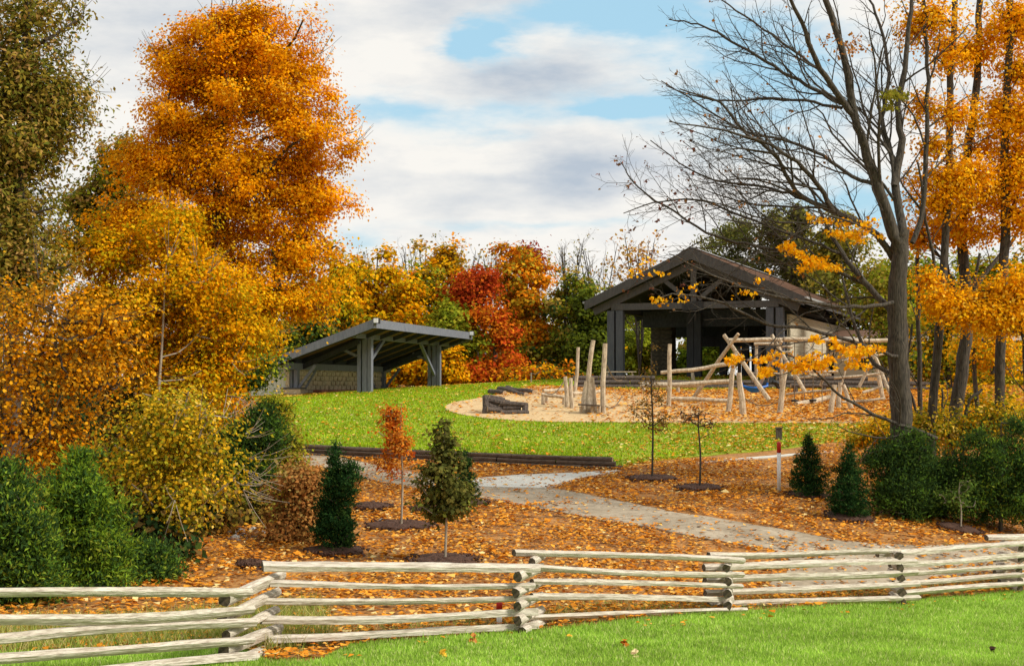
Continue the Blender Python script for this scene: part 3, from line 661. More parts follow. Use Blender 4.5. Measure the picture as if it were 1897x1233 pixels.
# rows of shingles as real courses on the slope facing right
for k in range(1, 12):
    d = EW * k / 12
    MB().beam(PP(.02, d, RZ - sl * d + .012), PP(L2 - .02, d, RZ - sl * d + .012), .10, .035).build('shingle_course', M['shingle'], pav)
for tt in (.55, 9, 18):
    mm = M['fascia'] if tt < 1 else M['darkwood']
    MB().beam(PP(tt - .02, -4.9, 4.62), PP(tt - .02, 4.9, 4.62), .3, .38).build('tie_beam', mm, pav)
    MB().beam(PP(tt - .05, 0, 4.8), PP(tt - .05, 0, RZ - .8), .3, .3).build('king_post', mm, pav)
MB().beam(PP(.35, -.62, 4.60), PP(.35, .62, 4.60), .06, .5).build('steel_plate', M['black'], pav)
fl = .55
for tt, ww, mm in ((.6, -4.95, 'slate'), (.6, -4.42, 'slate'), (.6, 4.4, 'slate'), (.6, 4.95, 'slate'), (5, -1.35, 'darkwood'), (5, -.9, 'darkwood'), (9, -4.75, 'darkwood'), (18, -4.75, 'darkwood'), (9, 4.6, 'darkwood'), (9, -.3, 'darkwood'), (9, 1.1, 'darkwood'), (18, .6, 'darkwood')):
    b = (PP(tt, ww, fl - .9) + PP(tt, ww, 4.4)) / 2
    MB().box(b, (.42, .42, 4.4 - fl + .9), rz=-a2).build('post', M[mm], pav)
MB().box((PP(8, -3.9, 0) + PP(8, -3.9, 5.6)) / 2 + Vector((0, 0, 0)), (1.3, 1.1, 5.6), rz=-a2).build('chimney_core', M['darkstone'], pav)
for r_ in range(18):
    for c_ in range(2):
        o = stone(pav, PP(7.42, -3.9 - .34 + c_ * .66 + (r_ % 2) * .06, .4 + r_ * .27), -a2 + math.pi / 2, 0 if c_ else 1); o.material_slots[0].link = 'OBJECT'; o.material_slots[0].material = M['darkstone']
# dark boards added for the gloom under the ceiling, doors and glazing in the middle
for uu, zz, hh in ((5.5, 4.1, 1.0), (12, 3.9, 1.4), (20, 3.7, 1.8)): MB().beam(PP(uu, -4.5, zz), PP(uu, 4.9, zz), .2, hh).build('dark_infill', M['soffit'], pav)
for k in range(3):
    ww = 1.35 + k * .95
    fr = MB().box((PP(12, ww, .5) + PP(12, ww, 3.3)) / 2, (.9, .08, 2.9), rz=-a2).build('glass_door', M['glass'], pav)
    for e in (-.45, .45):
        MB().box((PP(11.9, ww + e, .5) + PP(11.9, ww + e, 3.3)) / 2, (.1, .12, 2.95), rz=-a2).build('door_frame', M['metal'] if e > 0 else M['darkwood'], pav)
# enclosed right side with horizontal siding
for k in range(13):
    zz = .35 + k * .3
    MB().beam(PP(2.2, 5.15 + (.02 if k % 2 else 0), zz), PP(L2 - 1, 5.15 + (.02 if k % 2 else 0), zz), .1, .292).build('siding_board', M['siding2'], pav)
MB().beam(PP(2.2, 5.05, 2.15), PP(L2 - 1, 5.05, 2.15), .06, 3.9).build('side_wall', M['siding2'], pav)
MB().beam(PP(3.2, 5.25, .5), PP(L2 - 1.4, 5.25, .5), .12, .9).build('stone_base', M['stone'], pav)
# annex
AX = P(1545, 690, 92); AX.z = CZ + .3
ann = empty('restroom_annex', AX, 'pale sided low building half hidden by trees right of the pavilion', 'building')
ax = Vector((math.cos(a2), -math.sin(a2) * .35, 0)).normalized(); ay = Vector((-ax.y, ax.x, 0))
def AA(u, v, z): p = AX + ax * u + ay * v; p.z = CZ + z; return p
for k in range(9):
    MB().beam(AA(0, .02 * (k % 2), .2 + k * .33), AA(11.5, .02 * (k % 2), .2 + k * .33), .1, .322).build('siding_board', M['siding2'], ann)
MB().prism([AA(.02, .08, 0), AA(11.4, .08, 0), AA(11.4, 7, 0), AA(.02, 7, 0)], Vector((0, 0, 3.05))).build('wall', M['siding2'], ann)
MB().prism([AA(-.6, -.8, 3.05), AA(12, -.8, 3.05), AA(12, 3.5, 3.6), AA(-.6, 3.5, 3.6)], Vector((0, 0, .18))).build('roof', M['shingle'], ann)
MB().prism([AA(-.6, 3.5, 3.6), AA(12, 3.5, 3.6), AA(12, 7.6, 3.05), AA(-.6, 7.6, 3.05)], Vector((0, 0, .18))).build('roof', M['shingle'], ann)
MB().beam(AA(-.6, -.85, 3.05), AA(12, -.85, 3.05), .06, .3).build('fascia', M['white'], ann)
for s_ in (2, 6.5):
    MB().box(AA(s_, -.06, 1.7), (.9, .06, 1.2), rz=math.atan2(ax.y, ax.x)).build('window', M['glass'], ann)

# ------------------------------------------------------------------ playground logs
def crook(a, b, n=6, amt=.02):
    a = Vector(a); b = Vector(b); L = (b - a).length; pts = []
    ph = [rnd.uniform(0, 6.3) for _ in range(3)]
    for i in range(n):
        t = i / (n - 1); e = math.sin(math.pi * t)
        pts.append(a.lerp(b, t) + Vector((math.sin(ph[0] + 4 * t), math.sin(ph[1] + 4 * t), math.sin(ph[2] + 4 * t))) * amt * L * e)
    return pts
def logpart(parent, a, b, r0, r1=None, name='log', m='log', amt=.02, n=6, label=None):
    r1 = r1 or r0 * .85
    if m == 'log': r0 *= .8; r1 *= .8
    q = MB(); q.tube(crook(a, b, n, amt), [r0 + (r1 - r0) * i / (n - 1) for i in range(n)], 8, capmi=1, jit=.05)
    o = q.build(name, [M[m], M['logend']], parent)
    if label: o['label'] = label
    return o
def logthing(a, b, r0, r1, label, cat='post', name='log_post', group=None, m='log', amt=.02):
    q = MB(); n = 7; q.tube(crook(a, b, n, amt), [r0 + (r1 - r0) * i / (n - 1) for i in range(n)], 9, capmi=1, jit=.06)
    return tag(build_single(q, name, [M[m], M['logend']], a), label, cat, group)
def post(bx, by, tx, ty, r, label, r1=None, group='upright playground logs', m='log', amt=.015):
    b = G(bx, by); t = P(tx, ty, b.y + .1); b2 = b - Vector((0, 0, .15))
    r *= .82; return logthing(b2, t, r, (r1 * .82 if r1 else r * .8), label, group=group, m=m, amt=amt)
post(1064, 739, 1071, 643, .12, 'leftmost tall thin playground log, slightly leaning right')
post(1083, 757, 1099, 630, .16, 'tallest pale playground log, leaning to the right', r1=.12)
post(1117, 768, 1121, 636, .16, 'pale upright log with a bend beside the shelf slabs', r1=.12)
post(1238, 757, 1241, 637, .14, 'single tall upright log in front of the stone chimney')
post(1347, 767, 1362, 655, .15, 'brownish leaning log post at the right end of the climbing beams')
post(1377, 772, 1369, 690, .18, 'short thick pale log post beside the blue hammock', r1=.14)
post(1443, 769, 1457, 676, .17, 'leaning log post under the left end of the orange leaf sprays', r1=.12)
post(1538, 768, 1546, 712, .16, 'short leaning log post right of the hanging rope steps')
post(1051, 757, 1047, 697, .13, 'left one of two short logs standing close together', r1=.11)
post(1060, 759, 1057, 700, .13, 'right one of two short logs standing close together', r1=.11)
post(1553, 760, 1557, 708, .15, 'short upright log of the right climbing cluster')
post(1582, 762, 1562, 712, .14, 'short log leaning left in the right climbing cluster')
post(1636, 744, 1626, 680, .15, 'upright log post between the annex and the large bare tree')
post(1285, 706, 1283, 690, .15, 'stubby log post at the foot of the pavilion')
# slabs with a shelf
s0 = G(1092, 767)
slab = empty('log_slab_seat', s0, 'cluster of split log slabs with a dark shelf between the tall posts', 'play structure')
for px0, px1, ty, w in ((1083, 1088, 706, .34), (1092, 1094, 698, .38), (1101, 1098, 712, .26)):
    b = P(px0, 768, s0.y); t = P(px1, ty, s0.y + .1); q = MB(); q.tube([b - Vector((0, 0, .2)), b.lerp(t, .5), t], [w * .6, w * .55, w * .42], 7, jit=.1, capmi=1); q.build('slab', [M['log'], M['logend']], slab)
MB().beam(P(1071, 749, s0.y - .5), P(1111, 751, s0.y - .5), .5, .07).build('shelf', M['timber'], slab)
for px in (1076, 1097, 1110):
    b = G(px, 766); MB().tube([P(px, 768, s0.y - .5), P(px, 752, s0.y - .5)], .07, 7).build('leg', M['log'], slab)
# low beam ring
b0 = G(1010, 752)
ring = empty('balance_log', b0, 'low pale balance logs on stub legs at the left of the play area', 'play structure')
Yr = b0.y
for a, b, r in (((1003, 730, 0), (1052, 737, 0), .11), ((1006, 723, 2), (1046, 721, 3), .10), ((1060, 729, 1.5), (1113, 724, 3), .11)):
    logpart(ring, P(a[0], a[1], Yr + a[2]), P(b[0], b[1], Yr + b[2]), r, name='beam')
for px, py, d in ((1006, 750, 0), (1013, 749, 1), (1100, 751, 1.5), (1045, 752, 0)):
    t = P(px, py - 17, Yr + d); logpart(ring, Vector((t.x, t.y, gz(t.x, t.y) - .1)), t, .12, name='leg', amt=0)
# climbing beams
cb = empty('climbing_beam', G(1290, 757), 'three stacked wavy climbing logs spanning between two tall posts', 'play structure')
Yc = cb.location.y
logpart(cb, P(1224, 690, Yc + .2), P(1358, 672, Yc + .2), .10, .13, name='beam', amt=.02)
logpart(cb, P(1186, 714, Yc + .25), P(1357, 706, Yc + .1), .14, .13, name='beam', amt=.01)
logpart(cb, P(1236, 738, Yc + .1), P(1351, 742, Yc + .1), .13, .12, name='beam', amt=.01)
# swing / rope frame: A legs and long top beam
fr = empty('climbing_frame', G(1410, 757), 'long log climbing frame with crossed legs and a high top beam', 'climbing frame')
Yf = 66.0
def fl_(px0, py0, px1, py1, r0, r1=None, d0=0, d1=0, name='leg', amt=.012): return logpart(fr, P(px0, py0, Yf + d0), P(px1, py1, Yf + d1), r0, r1, name=name, amt=amt)
fl_(1425, 741, 1341, 620, .15, .12, -.8, .5); fl_(1285, 736, 1368, 618, .13, .10, 2.0, -.3)
fl_(1350, 630, 1520, 631, .13, .12, .3, .6, 'top_beam'); fl_(1452, 628, 1650, 630, .12, .12, .4, 1.2, 'top_beam')
fl_(1397, 637, 1440, 636, .09, .09, 2, 2, 'crossbar'); fl_(1448, 641, 1468, 643, .08, .08, 2, 2, 'crossbar')
fl_(1492, 727, 1430, 620, .13, .10, -.4, .6); fl_(1408, 712, 1448, 632, .10, .09, 2, .2)
fl_(1401, 702, 1402, 636, .10, .09, 2.1, 2.1, 'upright'); fl_(1446, 716, 1447, 642, .09, .08, 2.1, 2.1, 'upright')
fl_(1384, 666, 1450, 668, .06, .06, 2.2, 2.2, 'crossbar'); fl_(1462, 687, 1552, 688, .08, .08, 1, 1, 'crossbar'); fl_(1448, 652, 1466, 651, .06, .06, 2, 2, 'crossbar')
fl_(1591, 717, 1624, 648, .10, .09, 1, 1); fl_(1650, 730, 1612, 640, .12, .10, 0, 1)
fl_(1598, 727, 1632, 716, .09, .08, .3, .5, 'crossbar'); fl_(1520, 714, 1545, 640, .1, .08, 2.2, 1)
for q_ in ((1470, 700, 1540, 694, .07, .06, 1.5), (1385, 690, 1445, 692, .05, .05, 2.4), (1545, 700, 1640, 690, .08, .07, 1.6), (1560, 745, 1640, 738, .09, .08, .6), (1640, 655, 1560, 668, .06, .05, 1.8), (1456, 730, 1540, 722, .07, .07, 2.0), (1576, 640, 1560, 710, .07, .06, 2.2)):
    fl_(*q_[:4], q_[4], q_[5], q_[6], q_[6], 'crossbar')
for i, (px, py) in enumerate(((1472, 742), (1490, 756), (1506, 741), (1523, 755))):
    a = P(px, 633, Yf + .6); s_ = P(px, py, Yf + .2)
    st = empty('rope_step', Vector((s_.x, s_.y, gz(s_.x, s_.y))), ('leftmost black rope step hanging from the log frame', 'second rope step from the left, hanging low', 'third rope step from the left, hanging high', 'rightmost black rope step, hanging low')[i], 'rope step', 'black steps hanging on ropes')
    MB().tube([a, s_, Vector((s_.x, s_.y, st.location.z))], .022, 5).build('rope', M['rope'], st)
    q = MB(); q.tube([s_ - Vector((0, 0, .05)), s_ - Vector((0, 0, .02)), s_ + Vector((0, 0, .03)), s_ + Vector((0, 0, .05))], [.13, .17, .17, .13], 10); q.build('pad', M['black'], st)
a = G(1475, 754); b = G(1536, 747)
logthing(a + Vector((0, 0, .12)), b + Vector((0, 0, .3)), .14, .12, 'pale fallen log lying under the rope steps', 'log', 'lying_log', amt=.01)
# blue hammock seat
hp = P(1398, 716, 68)
q = MB()
pts = []; nU, nV = 9, 6
for i in range(nU):
    t = i / (nU - 1); x = -.62 + 1.24 * t; dep = math.sin(math.pi * t)
    for j in range(nV):
        w = j / (nV - 1) * 2 - 1; pts.append(Vector((x, w * (.08 + .3 * dep), -.05 - .22 * dep * (1 - w * w) + .1 * (2 * t - 1) ** 2)))
n0 = len(pts); q.v = [hp + p for p in pts] + [hp + p + Vector((0, 0, -.035)) for p in pts]
for i in range(nU - 1):
    for j in range(nV - 1):
        a_ = i * nV + j; q.f.append((a_, a_ + nV, a_ + nV + 1, a_ + 1)); q.f.append((n0 + a_, n0 + a_ + 1, n0 + a_ + nV + 1, n0 + a_ + nV)); q.m += [0, 0]
for i in range(nU - 1):
    for e in (0, nV - 1):
        a_ = i * nV + e; q.f.append((a_, a_ + nV, n0 + a_ + nV, n0 + a_)); q.m.append(0)
q.tube([hp + Vector((-.6, 0, .03)), hp + Vector((-.62, .0, .2))], .05, 6); q.tube([hp + Vector((.6, 0, .03)), hp + Vector((.62, .0, .2))], .05, 6)
q.tube([hp + p for p in pts[0::nV]], .05, 6); q.tube([hp + p for p in pts[nV - 1::nV]], .05, 6)
ham = empty('hammock', Vector((hp.x, hp.y, gz(hp.x, hp.y))), 'bright blue hammock seat slung behind the crossed frame legs', 'hammock')
q.build('seat', M['blue'], ham)
for sg, px in ((-1, 1372), (1, 1426)):
    MB().tube([hp + Vector((sg * .62, 0, .1)), P(px, 690, 68.2)], .02, 5).build('rope', M['rope'], ham)
# black tunnel arch
tp = G(1430, 727); q = MB()
q.tube([tp + Vector((math.cos(t) * .55, 0, math.sin(t) * .6)) for t in np.linspace(0, math.pi, 12)], .09, 8)
q.tube([tp + Vector((math.cos(t) * .55, .8, math.sin(t) * .6)) for t in np.linspace(0, math.pi, 12)], .09, 8)
tag(build_single(q, 'play_arch', M['black'], tp, True), 'low black arch behind the blue hammock', 'arch')
# ropes strung from posts
for (a, b, lab) in (((1124, 676, 57.6), (1152, 704, 60), 'thin rope slanting right from the bent pale post'), ((1122, 752, 57.8), (1152, 734, 60), 'rope rising right from the foot of the bent pale post'), ((1376, 735, 62), (1440, 745, 62), 'sagging rope between the short thick post and the next post'), ((1010, 727, 63), (1044, 708, 65), 'rope slanting up from the low balance logs')):
    A_, B_ = P(*a), P(*b); q = MB(); q.tube([A_.lerp(B_, t) + Vector((0, 0, -.25 * math.sin(math.pi * t))) for t in np.linspace(0, 1, 8)], .025, 5)
    tag(build_single(q, 'play_rope', M['rope'], A_), lab, 'rope', 'ropes of the log playground')
# dark log stacks
pile = empty('log_stack', G(935, 768), 'stack of short dark logs near the left tip of the play area', 'log pile')
base = pile.location
for i, (px0, py0, px1, py1, d) in enumerate(((897, 759, 935, 763, 0), (930, 764, 974, 764, -.3), (898, 750, 940, 757, .1), (928, 757, 973, 756, 0), (900, 741, 935, 748, .2), (926, 750, 970, 749, .25), (905, 733, 932, 740, .5), (897, 735, 925, 740, 1.0), (915, 742, 950, 746, .9))):
    a = P(px0 + rnd.uniform(-6, 5), py0 + rnd.uniform(-3, 2), base.y + d + rnd.uniform(-.2, .3)); b = P(px1 + rnd.uniform(-8, 6), py1 + rnd.uniform(-2, 2), base.y + d + rnd.uniform(-.2, .2))
    logpart(pile, a, b, rnd.uniform(.10, .16), .12, m='darklog', amt=.01, name='log')
for px in (973, 899): logpart(pile, P(px, 768, base.y - .1), P(px, 747 if px > 950 else 733, base.y + .15), .14, .13, m='darklog', name='stake')
for a, b, lab in (((925, 726), (975, 736), 'dark log lying behind the log stack'), ((940, 724), (990, 732), 'long dark brown log lying at the upper edge of the chips'), ((908, 731), (935, 733), 'short dark log lying left behind the log stack')):
    A_, B_ = G(*a), G(*b); logthing(A_ + Vector((0, 0, .16)), B_ + Vector((0, 0, .14)), .16, .13, lab, 'log', 'lying_log', 'dark lying logs', 'darklog')
# tiered dark log retaining edge at the back
edge = empty('log_terrace', G(1300, 725), 'long terrace edge of stacked dark logs along the back of the play area', 'log wall')
for tier in range(3):
    xs_ = [1062, 1110, 1160, 1215, 1270, 1330, 1385, 1440, 1500, 1555, 1610, 1660, 1720]
    for i in range(len(xs_) - 1):
        if tier == 2 and i not in (0, 1, 2, 7, 8, 9): continue
        A_ = P(xs_[i] + 8 * (tier % 2), 700, 76.5); B_ = P(xs_[i + 1] + 8 * (tier % 2), 700, 76.5)
        za = gz(A_.x, A_.y); zb = gz(B_.x, B_.y)
        logpart(edge, Vector((A_.x, A_.y + .1 * tier, za + .1 + .24 * tier)), Vector((B_.x - .04, B_.y + .1 * tier, zb + .1 + .24 * tier)), .14, .13, m='darklog', amt=.004, name='log')
# benches, table and oddments behind
def bench(px, py, wpx, Y, lab, m='log', h=.45, group='log benches behind the play area'):
    c = P(px, py, Y); z = gz(c.x, c.y); e = empty('log_bench', Vector((c.x, c.y, z)), lab, 'bench', group); hw = wpx * Y / FPX / 2
    logpart(e, Vector((c.x - hw, c.y, z + h)), Vector((c.x + hw, c.y, z + h)), .12, .12, name='seat', m=m, amt=.006)
    for s_ in (-.75, .75): logpart(e, Vector((c.x + s_ * hw, c.y, z - .1)), Vector((c.x + s_ * hw, c.y, z + h - .05)), .13, .12, name='leg', m=m, amt=0)
bench(1275, 700, 50, 73, 'log bench in front of the pavilion right of the chimney')
bench(1215, 705, 60, 74, 'log bench in front of the pavilion near its left posts')
bench(1500, 705, 70, 73, 'grey log bench under the orange leaf sprays', 'darklog')
tb = P(1148, 690, 79); tz = gz(tb.x, tb.y)
tbl = empty('picnic_table', Vector((tb.x, tb.y, tz)), 'pale picnic table between the tall left posts and the pavilion', 'table')
for k in range(4): MB().box((tb.x, tb.y - .3 + k * .2, tz + .74), (1.8, .185, .05)).build('plank', M['log'], tbl)
for s_ in (-.7, .7):
    for e_ in (-1, 1): MB().beam((tb.x + s_, tb.y + e_ * .55, tz), (tb.x + s_, tb.y - e_ * .15 + e_ * .35, tz + .71), .08, .08).build('leg', M['log'], tbl)
for e_ in (-.65, .65): MB().box((tb.x, tb.y + e_, tz + .44), (1.8, .26, .05)).build('seat', M['log'], tbl)
# terrace slab
q = G(984, 711); sg = empty('rope_post', q, 'thin post with a short rope at the far edge of the lawn', 'post')
MB().tube([q, P(984, 690, q.y)], .05, 6).build('post', M['barkpale'], sg)
MB().tube([P(984, 691, q.y), P(992, 693, q.y), P(1001, 688, q.y)], .03, 5).build('rope', M['rope'], sg)

# ------------------------------------------------------------------ marker posts
def marker(px, py, top, split, w, label):
    b = G(px, py); t = empty('marker_post', b, label, 'marker post', 'white utility marker posts with red tops')
    MB().tube([b - Vector((0, 0, .1)), P(px, split, b.y)], w, 12).build('post', M['white'], t, True)
    e = P(px, top, b.y); q = MB(); c = P(px, split, b.y); q.tube([c, c.lerp(e, .85), e], [w * 1.12, w * 1.12, w * .8], 12); q.build('cap', M['red'], t, True)
marker(1443, 911, 818, 838, .055, 'tall white marker post with a red top among the leaves')
marker(925, 1158, 1114, 1128, .042, 'small white marker with a red cap behind the middle fence joint')
b = G(1443, 816); q = MB(); q.box(b + Vector((0, 0, .2)), (.2, .2, .5)); q.box(b + Vector((0, 0, .47)), (.24, .24, .04))
tag(build_single(q, 'wooden_stub', M['darklog'], b), 'short dark wooden stub on the lawn above the white marker post', 'post')

# ------------------------------------------------------------------ trees
class Tubes:
    def __init__(s): s.V = []; s.F = []; s.n = 0
    def add(s, pts, rad, sides):
        pts = np.asarray(pts, float); rad = np.asarray(rad, float); n = len(pts)
        d = np.gradient(pts, axis=0); d = unit(d); ref = np.array([0, 0, 1.]) if abs(d[0, 2]) < .85 else np.array([1., 0, 0])
        u = unit(np.cross(d, ref)); v = np.cross(u, d); a = np.arange(sides) * 2 * math.pi / sides
        ring = pts[:, None] + rad[:, None, None] * (u[:, None] * np.cos(a)[None, :, None] + v[:, None] * np.sin(a)[None, :, None])
        if sides >= 8:      # ridged bark: uneven trunk section that runs on along the stem
            kk = np.arange(sides)[None]; rid = 1 + .07 * np.sin(kk * 2.7 + np.arange(n)[:, None] * .25) + R.normal(0, .035, (n, sides))
            ring = pts[:, None] + (ring - pts[:, None]) * rid[..., None]
        i = np.arange(n - 1)[:, None] * sides; k = np.arange(sides)[None]; k2 = (k + 1) % sides
        f = np.stack([i + k, i + k2, i + sides + k2, i + sides + k], -1).reshape(-1, 4) + s.n
        s.V.append(ring.reshape(-1, 3)); s.F.append(f); s.n += n * sides
    def build(s, name, m, root):
        V = np.concatenate(s.V) - np.array(root.location); return link(name, mesh_np(name, V, np.concatenate(s.F), True), m, root)
def spline(pts, k=4):
    pts = np.asarray(pts, float)
    if len(pts) < 3: return np.array([pts[0] + (pts[-1] - pts[0]) * t for t in np.linspace(0, 1, k + 1)])
    out = []; q = np.vstack([2 * pts[0] - pts[1], pts, 2 * pts[-1] - pts[-2]])
    for i in range(1, len(q) - 2):
        for t in np.arange(k) / k:
            out.append(.5 * ((2 * q[i]) + (q[i + 1] - q[i - 1]) * t + (2 * q[i - 1] - 5 * q[i] + 4 * q[i + 1] - q[i + 2]) * t * t + (-q[i - 1] + 3 * q[i] - 3 * q[i + 1] + q[i + 2]) * t ** 3))
    out.append(q[-2]); return np.array(out)
def crown_points(lobes, n, cr, per=55, shell=2.4, flat=.65, rej=True, ragged=.12, void=-.30):
    """lobes: list of (centre, (rx,ry,rz)) ; returns leaf centres, outward dirs, clump id, clump centres"""
    vol = np.array([(l[1][0] * l[1][1] * l[1][2]) ** (2 / 3) for l in lobes]); nc = max(len(lobes) * 2, int(n / per))
    li = R.choice(len(lobes), nc, p=vol / vol.sum())
    c = np.array([l[0] for l in lobes])[li]; r = np.array([l[1] for l in lobes])[li]
    d = unit(R.normal(0, 1, (nc, 3))); q = R.random((nc, 1)) ** (1 / shell)
    far = R.random((nc, 1)) < ragged; q = np.where(far, R.uniform(1.0, 1.2 + ragged, (nc, 1)), q * .97)
    lam = float(np.mean([l[1][0] for l in lobes])) * .62 + .15; K = R.normal(0, 1, (9, 3)); K = unit(K) * R.uniform(.8, 2.6, (9, 1)) / lam * 1.7; K[:, 2] *= 1.5; ph = R.uniform(0, 6.28, 9)
    def field(p): return np.sin(p @ K.T + ph).sum(1) / 3.0
    q = q * (1 + .14 * field(c + d * r)[:, None]); cc = c + d * r * q
    bad = field(cc * 1.35 + 9) < void; good = np.nonzero(~bad)[0]
    if rej and len(good) > 4:
        sub = good[R.integers(0, len(good), int(bad.sum()))]; bi = np.nonzero(bad)[0]
        cc[bi] = cc[sub] + R.normal(0, .35, (len(bi), 3)) * cr; c[bi] = c[sub]; r[bi] = r[sub]
    cs = cr * R.uniform(.6, 1.35, nc)
    ci = R.integers(0, nc, n); off = R.normal(0, 1, (n, 3)) * np.array([1, 1, flat]) * cs[ci][:, None] * .55
    pos = cc[ci] + off; out = unit((pos - c[ci]) / r[ci] + .3 * unit(off))
    return pos, out, ci, cc
def foliage(name, root, lobes, n, leaf, pal, cr=.5, per=55, shell=2.4, asp=.8, mode='broad', m='leaf', flat=.65, coher=.65, up=.5, zmix=None, rej=True, ragged=.12, void=-.30):
    pos, out, ci, cc = crown_points(lobes, n, cr, per, shell, flat, rej, ragged, void)
    if mode == 'broad':
        N = unit(R.normal(0, .55, (n, 3)) + out * .8 + np.array([0, 0, up + .2])); T = R.normal(0, 1, (n, 3)) + np.array([0, 0, -.4])
    else:                # evergreen sprays: long narrow, pointing out and up
        T = unit(out * 1.0 + R.normal(0, .55, (n, 3)) + np.array([0, 0, .7])); N = unit(R.normal(0, 1, (n, 3)))
    s = leaf * R.uniform(.6, 1.4, n)
    v, f = leaf_quads(pos, s, N, T, asp)
    base = pal_pick(pal, cc.shape[0])[ci]; alt = pal_pick(pal, n); k = (R.random(n) < coher)[:, None]
    col = np.where(k, base, alt) * R.uniform(.85, 1.15, (n, 1)) * (R.uniform(.72, 1.18, len(cc))[ci])[:, None]
    if zmix is not None:   # (palette, z0, z1): colour of the lower crown, where the leaves turn later
        z = np.clip((zmix[1] - pos[:, 2]) / (zmix[1] - zmix[2]) + R.normal(0, .18, n), 0, 1)
        kk = R.random(n) < z; col[kk] = (pal_pick(zmix[0], n) * R.uniform(.8, 1.2, (n, 1)))[kk]
    return link(name, mesh_np(name, v - np.array(root.location), f, tint=col), M[m], root), cc
def branches(T, trunk, cc, r0, maxn=110, rmin=.012, sides=5, start=.3):
    """greedy skeleton from the trunk to clump centres"""
    sp_ = spline(trunk, 5); m = len(sp_)
    rad = np.linspace(r0, r0 * .25, m); T.add(sp_, rad, 9)
    nodes = [p for p in sp_[int(m * start):]]; par = [-1] * len(nodes); nb = len(nodes)
    if len(cc) > maxn: cc = cc[R.choice(len(cc), maxn, replace=False)]
    ax_ = np.array(nodes); dist = [np.min(np.linalg.norm(ax_ - c, axis=1)) for c in cc]; edges = []
    for j in np.argsort(dist):
        c = cc[j]; A = np.array(nodes); dv = c - A; L = np.linalg.norm(dv, axis=1)
        cost = L + .9 * np.maximum(0, L * .25 - dv[:, 2]); i = int(np.argmin(cost))
        mid = (nodes[i] + c) / 2 + R.normal(0, .06, 3) * L[i] + np.array([0, 0, -.05 * L[i]])
        nodes.append(mid); par.append(i); nodes.append(c); par.append(len(nodes) - 2)
    w = np.zeros(len(nodes)); w[nb:] = .5
    for i in range(len(nodes) - 1, nb - 1, -1):
        if par[i] >= nb: w[par[i]] += w[i]
    for i in range(nb, len(nodes)):
        p = par[i]; ra = min(rmin * 1.2 + r0 * .11 * math.sqrt(w[i]), r0 * .5); T.add([nodes[p], nodes[i]], [ra, ra * .85], sides if ra > .03 else 4)
def WLobes(lst, Y, depth=.85, dj=.35):
    o = []
    for l in lst:
        px, py, rx, ry = l[:4]; y = Y + (l[4] if len(l) > 4 else R.uniform(-dj, dj) * rx * Y / FPX)
        s = y / FPX; o.append((np.array(P(px, py, y)[:]), (rx * s, max(rx, ry) * s * depth, ry * s)))
    return o
def tree(name, label, cat, base_px, Y, lobes, n, leaf, pal, cr=.5, trunk_px=None, r0=.16, bark='bark', group=None, base=None, nb=110, twigs=0, tdy=0, **k):
    x = P(base_px, 715, Y); b = Vector((x.x, Y, gz(x.x, Y))) if base is None else base
    root = empty(name, b, label, cat, group)
    WLb = WLobes(lobes, Y); cro, cc = foliage('crown', root, WLb, n, leaf, pal, cr, **k)
    T = Tubes(); top = max(l[0][2] + l[1][2] * .5 for l in WLb); cx = np.mean([l[0][0] for l in WLb])
    if trunk_px: tr = [np.array(b) - [0, 0, .2]] + [np.array(P(px, py, Y + tdy)[:]) for px, py in trunk_px]
    else: tr = [np.array(b) - [0, 0, .2], np.array([b.x * .7 + cx * .3, Y, b.z + (top - b.z) * .35]), np.array([b.x * .4 + cx * .6, Y, b.z + (top - b.z) * .7]), np.array([cx, Y, top])]
    branches(T, tr, cc, r0, nb)
    if twigs:
        mid = cc.mean(0); o_ = unit(cc - mid); dd_ = ((cc - mid) / cc.std(0)); far = np.argsort(-np.linalg.norm(dd_, axis=1))[:twigs * 3]
        for j in far[R.permutation(len(far))[:twigs]]:
            d = unit((o_[j] + R.normal(0, .3, 3) + [0, 0, .35])[None])[0]; L = R.uniform(.5, 1.2) * cr * 2
            for _ in range(3):
                e = unit((d + R.normal(0, .3, 3))[None])[0]; T.add([cc[j], cc[j] + e * L * .5, cc[j] + e * L + [0, 0, .1 * L]], [.010, .007, .004], 3)
    T.build('trunk', M[bark], root); return root

ORANGE = [(.86, .36, .004, 4), (.90, .45, .008, 3), (.72, .27, .004, 2), (.90, .54, .03, 1.2)]
YOR = [(.82, .40, .006, 3), (.74, .44, .01, 3), (.48, .36, .01, 2), (.80, .32, .005, 2), (.30, .28, .01, 1)]
OLIVE = [(.34, .25, .035, 3), (.42, .28, .06, 2), (.22, .21, .03, 3), (.46, .28, .09, 1.5), (.12, .14, .02, 2)]
YGREEN = [(.30, .33, .02, 3), (.38, .36, .03, 2), (.20, .26, .02, 3), (.48, .38, .03, 1)]
DGREEN = [(.045, .09, .025, 3), (.08, .13, .025, 2), (.03, .06, .02, 2)]
CEDAR = [(.11, .21, .025, 3), (.22, .33, .03, 2), (.06, .12, .03, 3), (.36, .42, .05, .9)]
RED = [(.50, .065, .014, 4), (.62, .14, .015, 2), (.36, .045, .014, 2)]
REDOR = [(.74, .20, .014, 3), (.80, .30, .02, 3), (.62, .13, .012, 2)]
RUST = [(.42, .18, .05, 3), (.50, .26, .07, 2), (.30, .14, .04, 2), (.45, .33, .10, 1)]
YELL = [(.78, .46, .02, 3), (.60, .40, .02, 2), (.34, .31, .02, 3), (.76, .54, .12, .8), (.18, .19, .015, 2.5)]
GOLD = [(.90, .42, .006, 4), (.90, .52, .015, 3), (.80, .32, .005, 2), (.88, .58, .06, 1)]
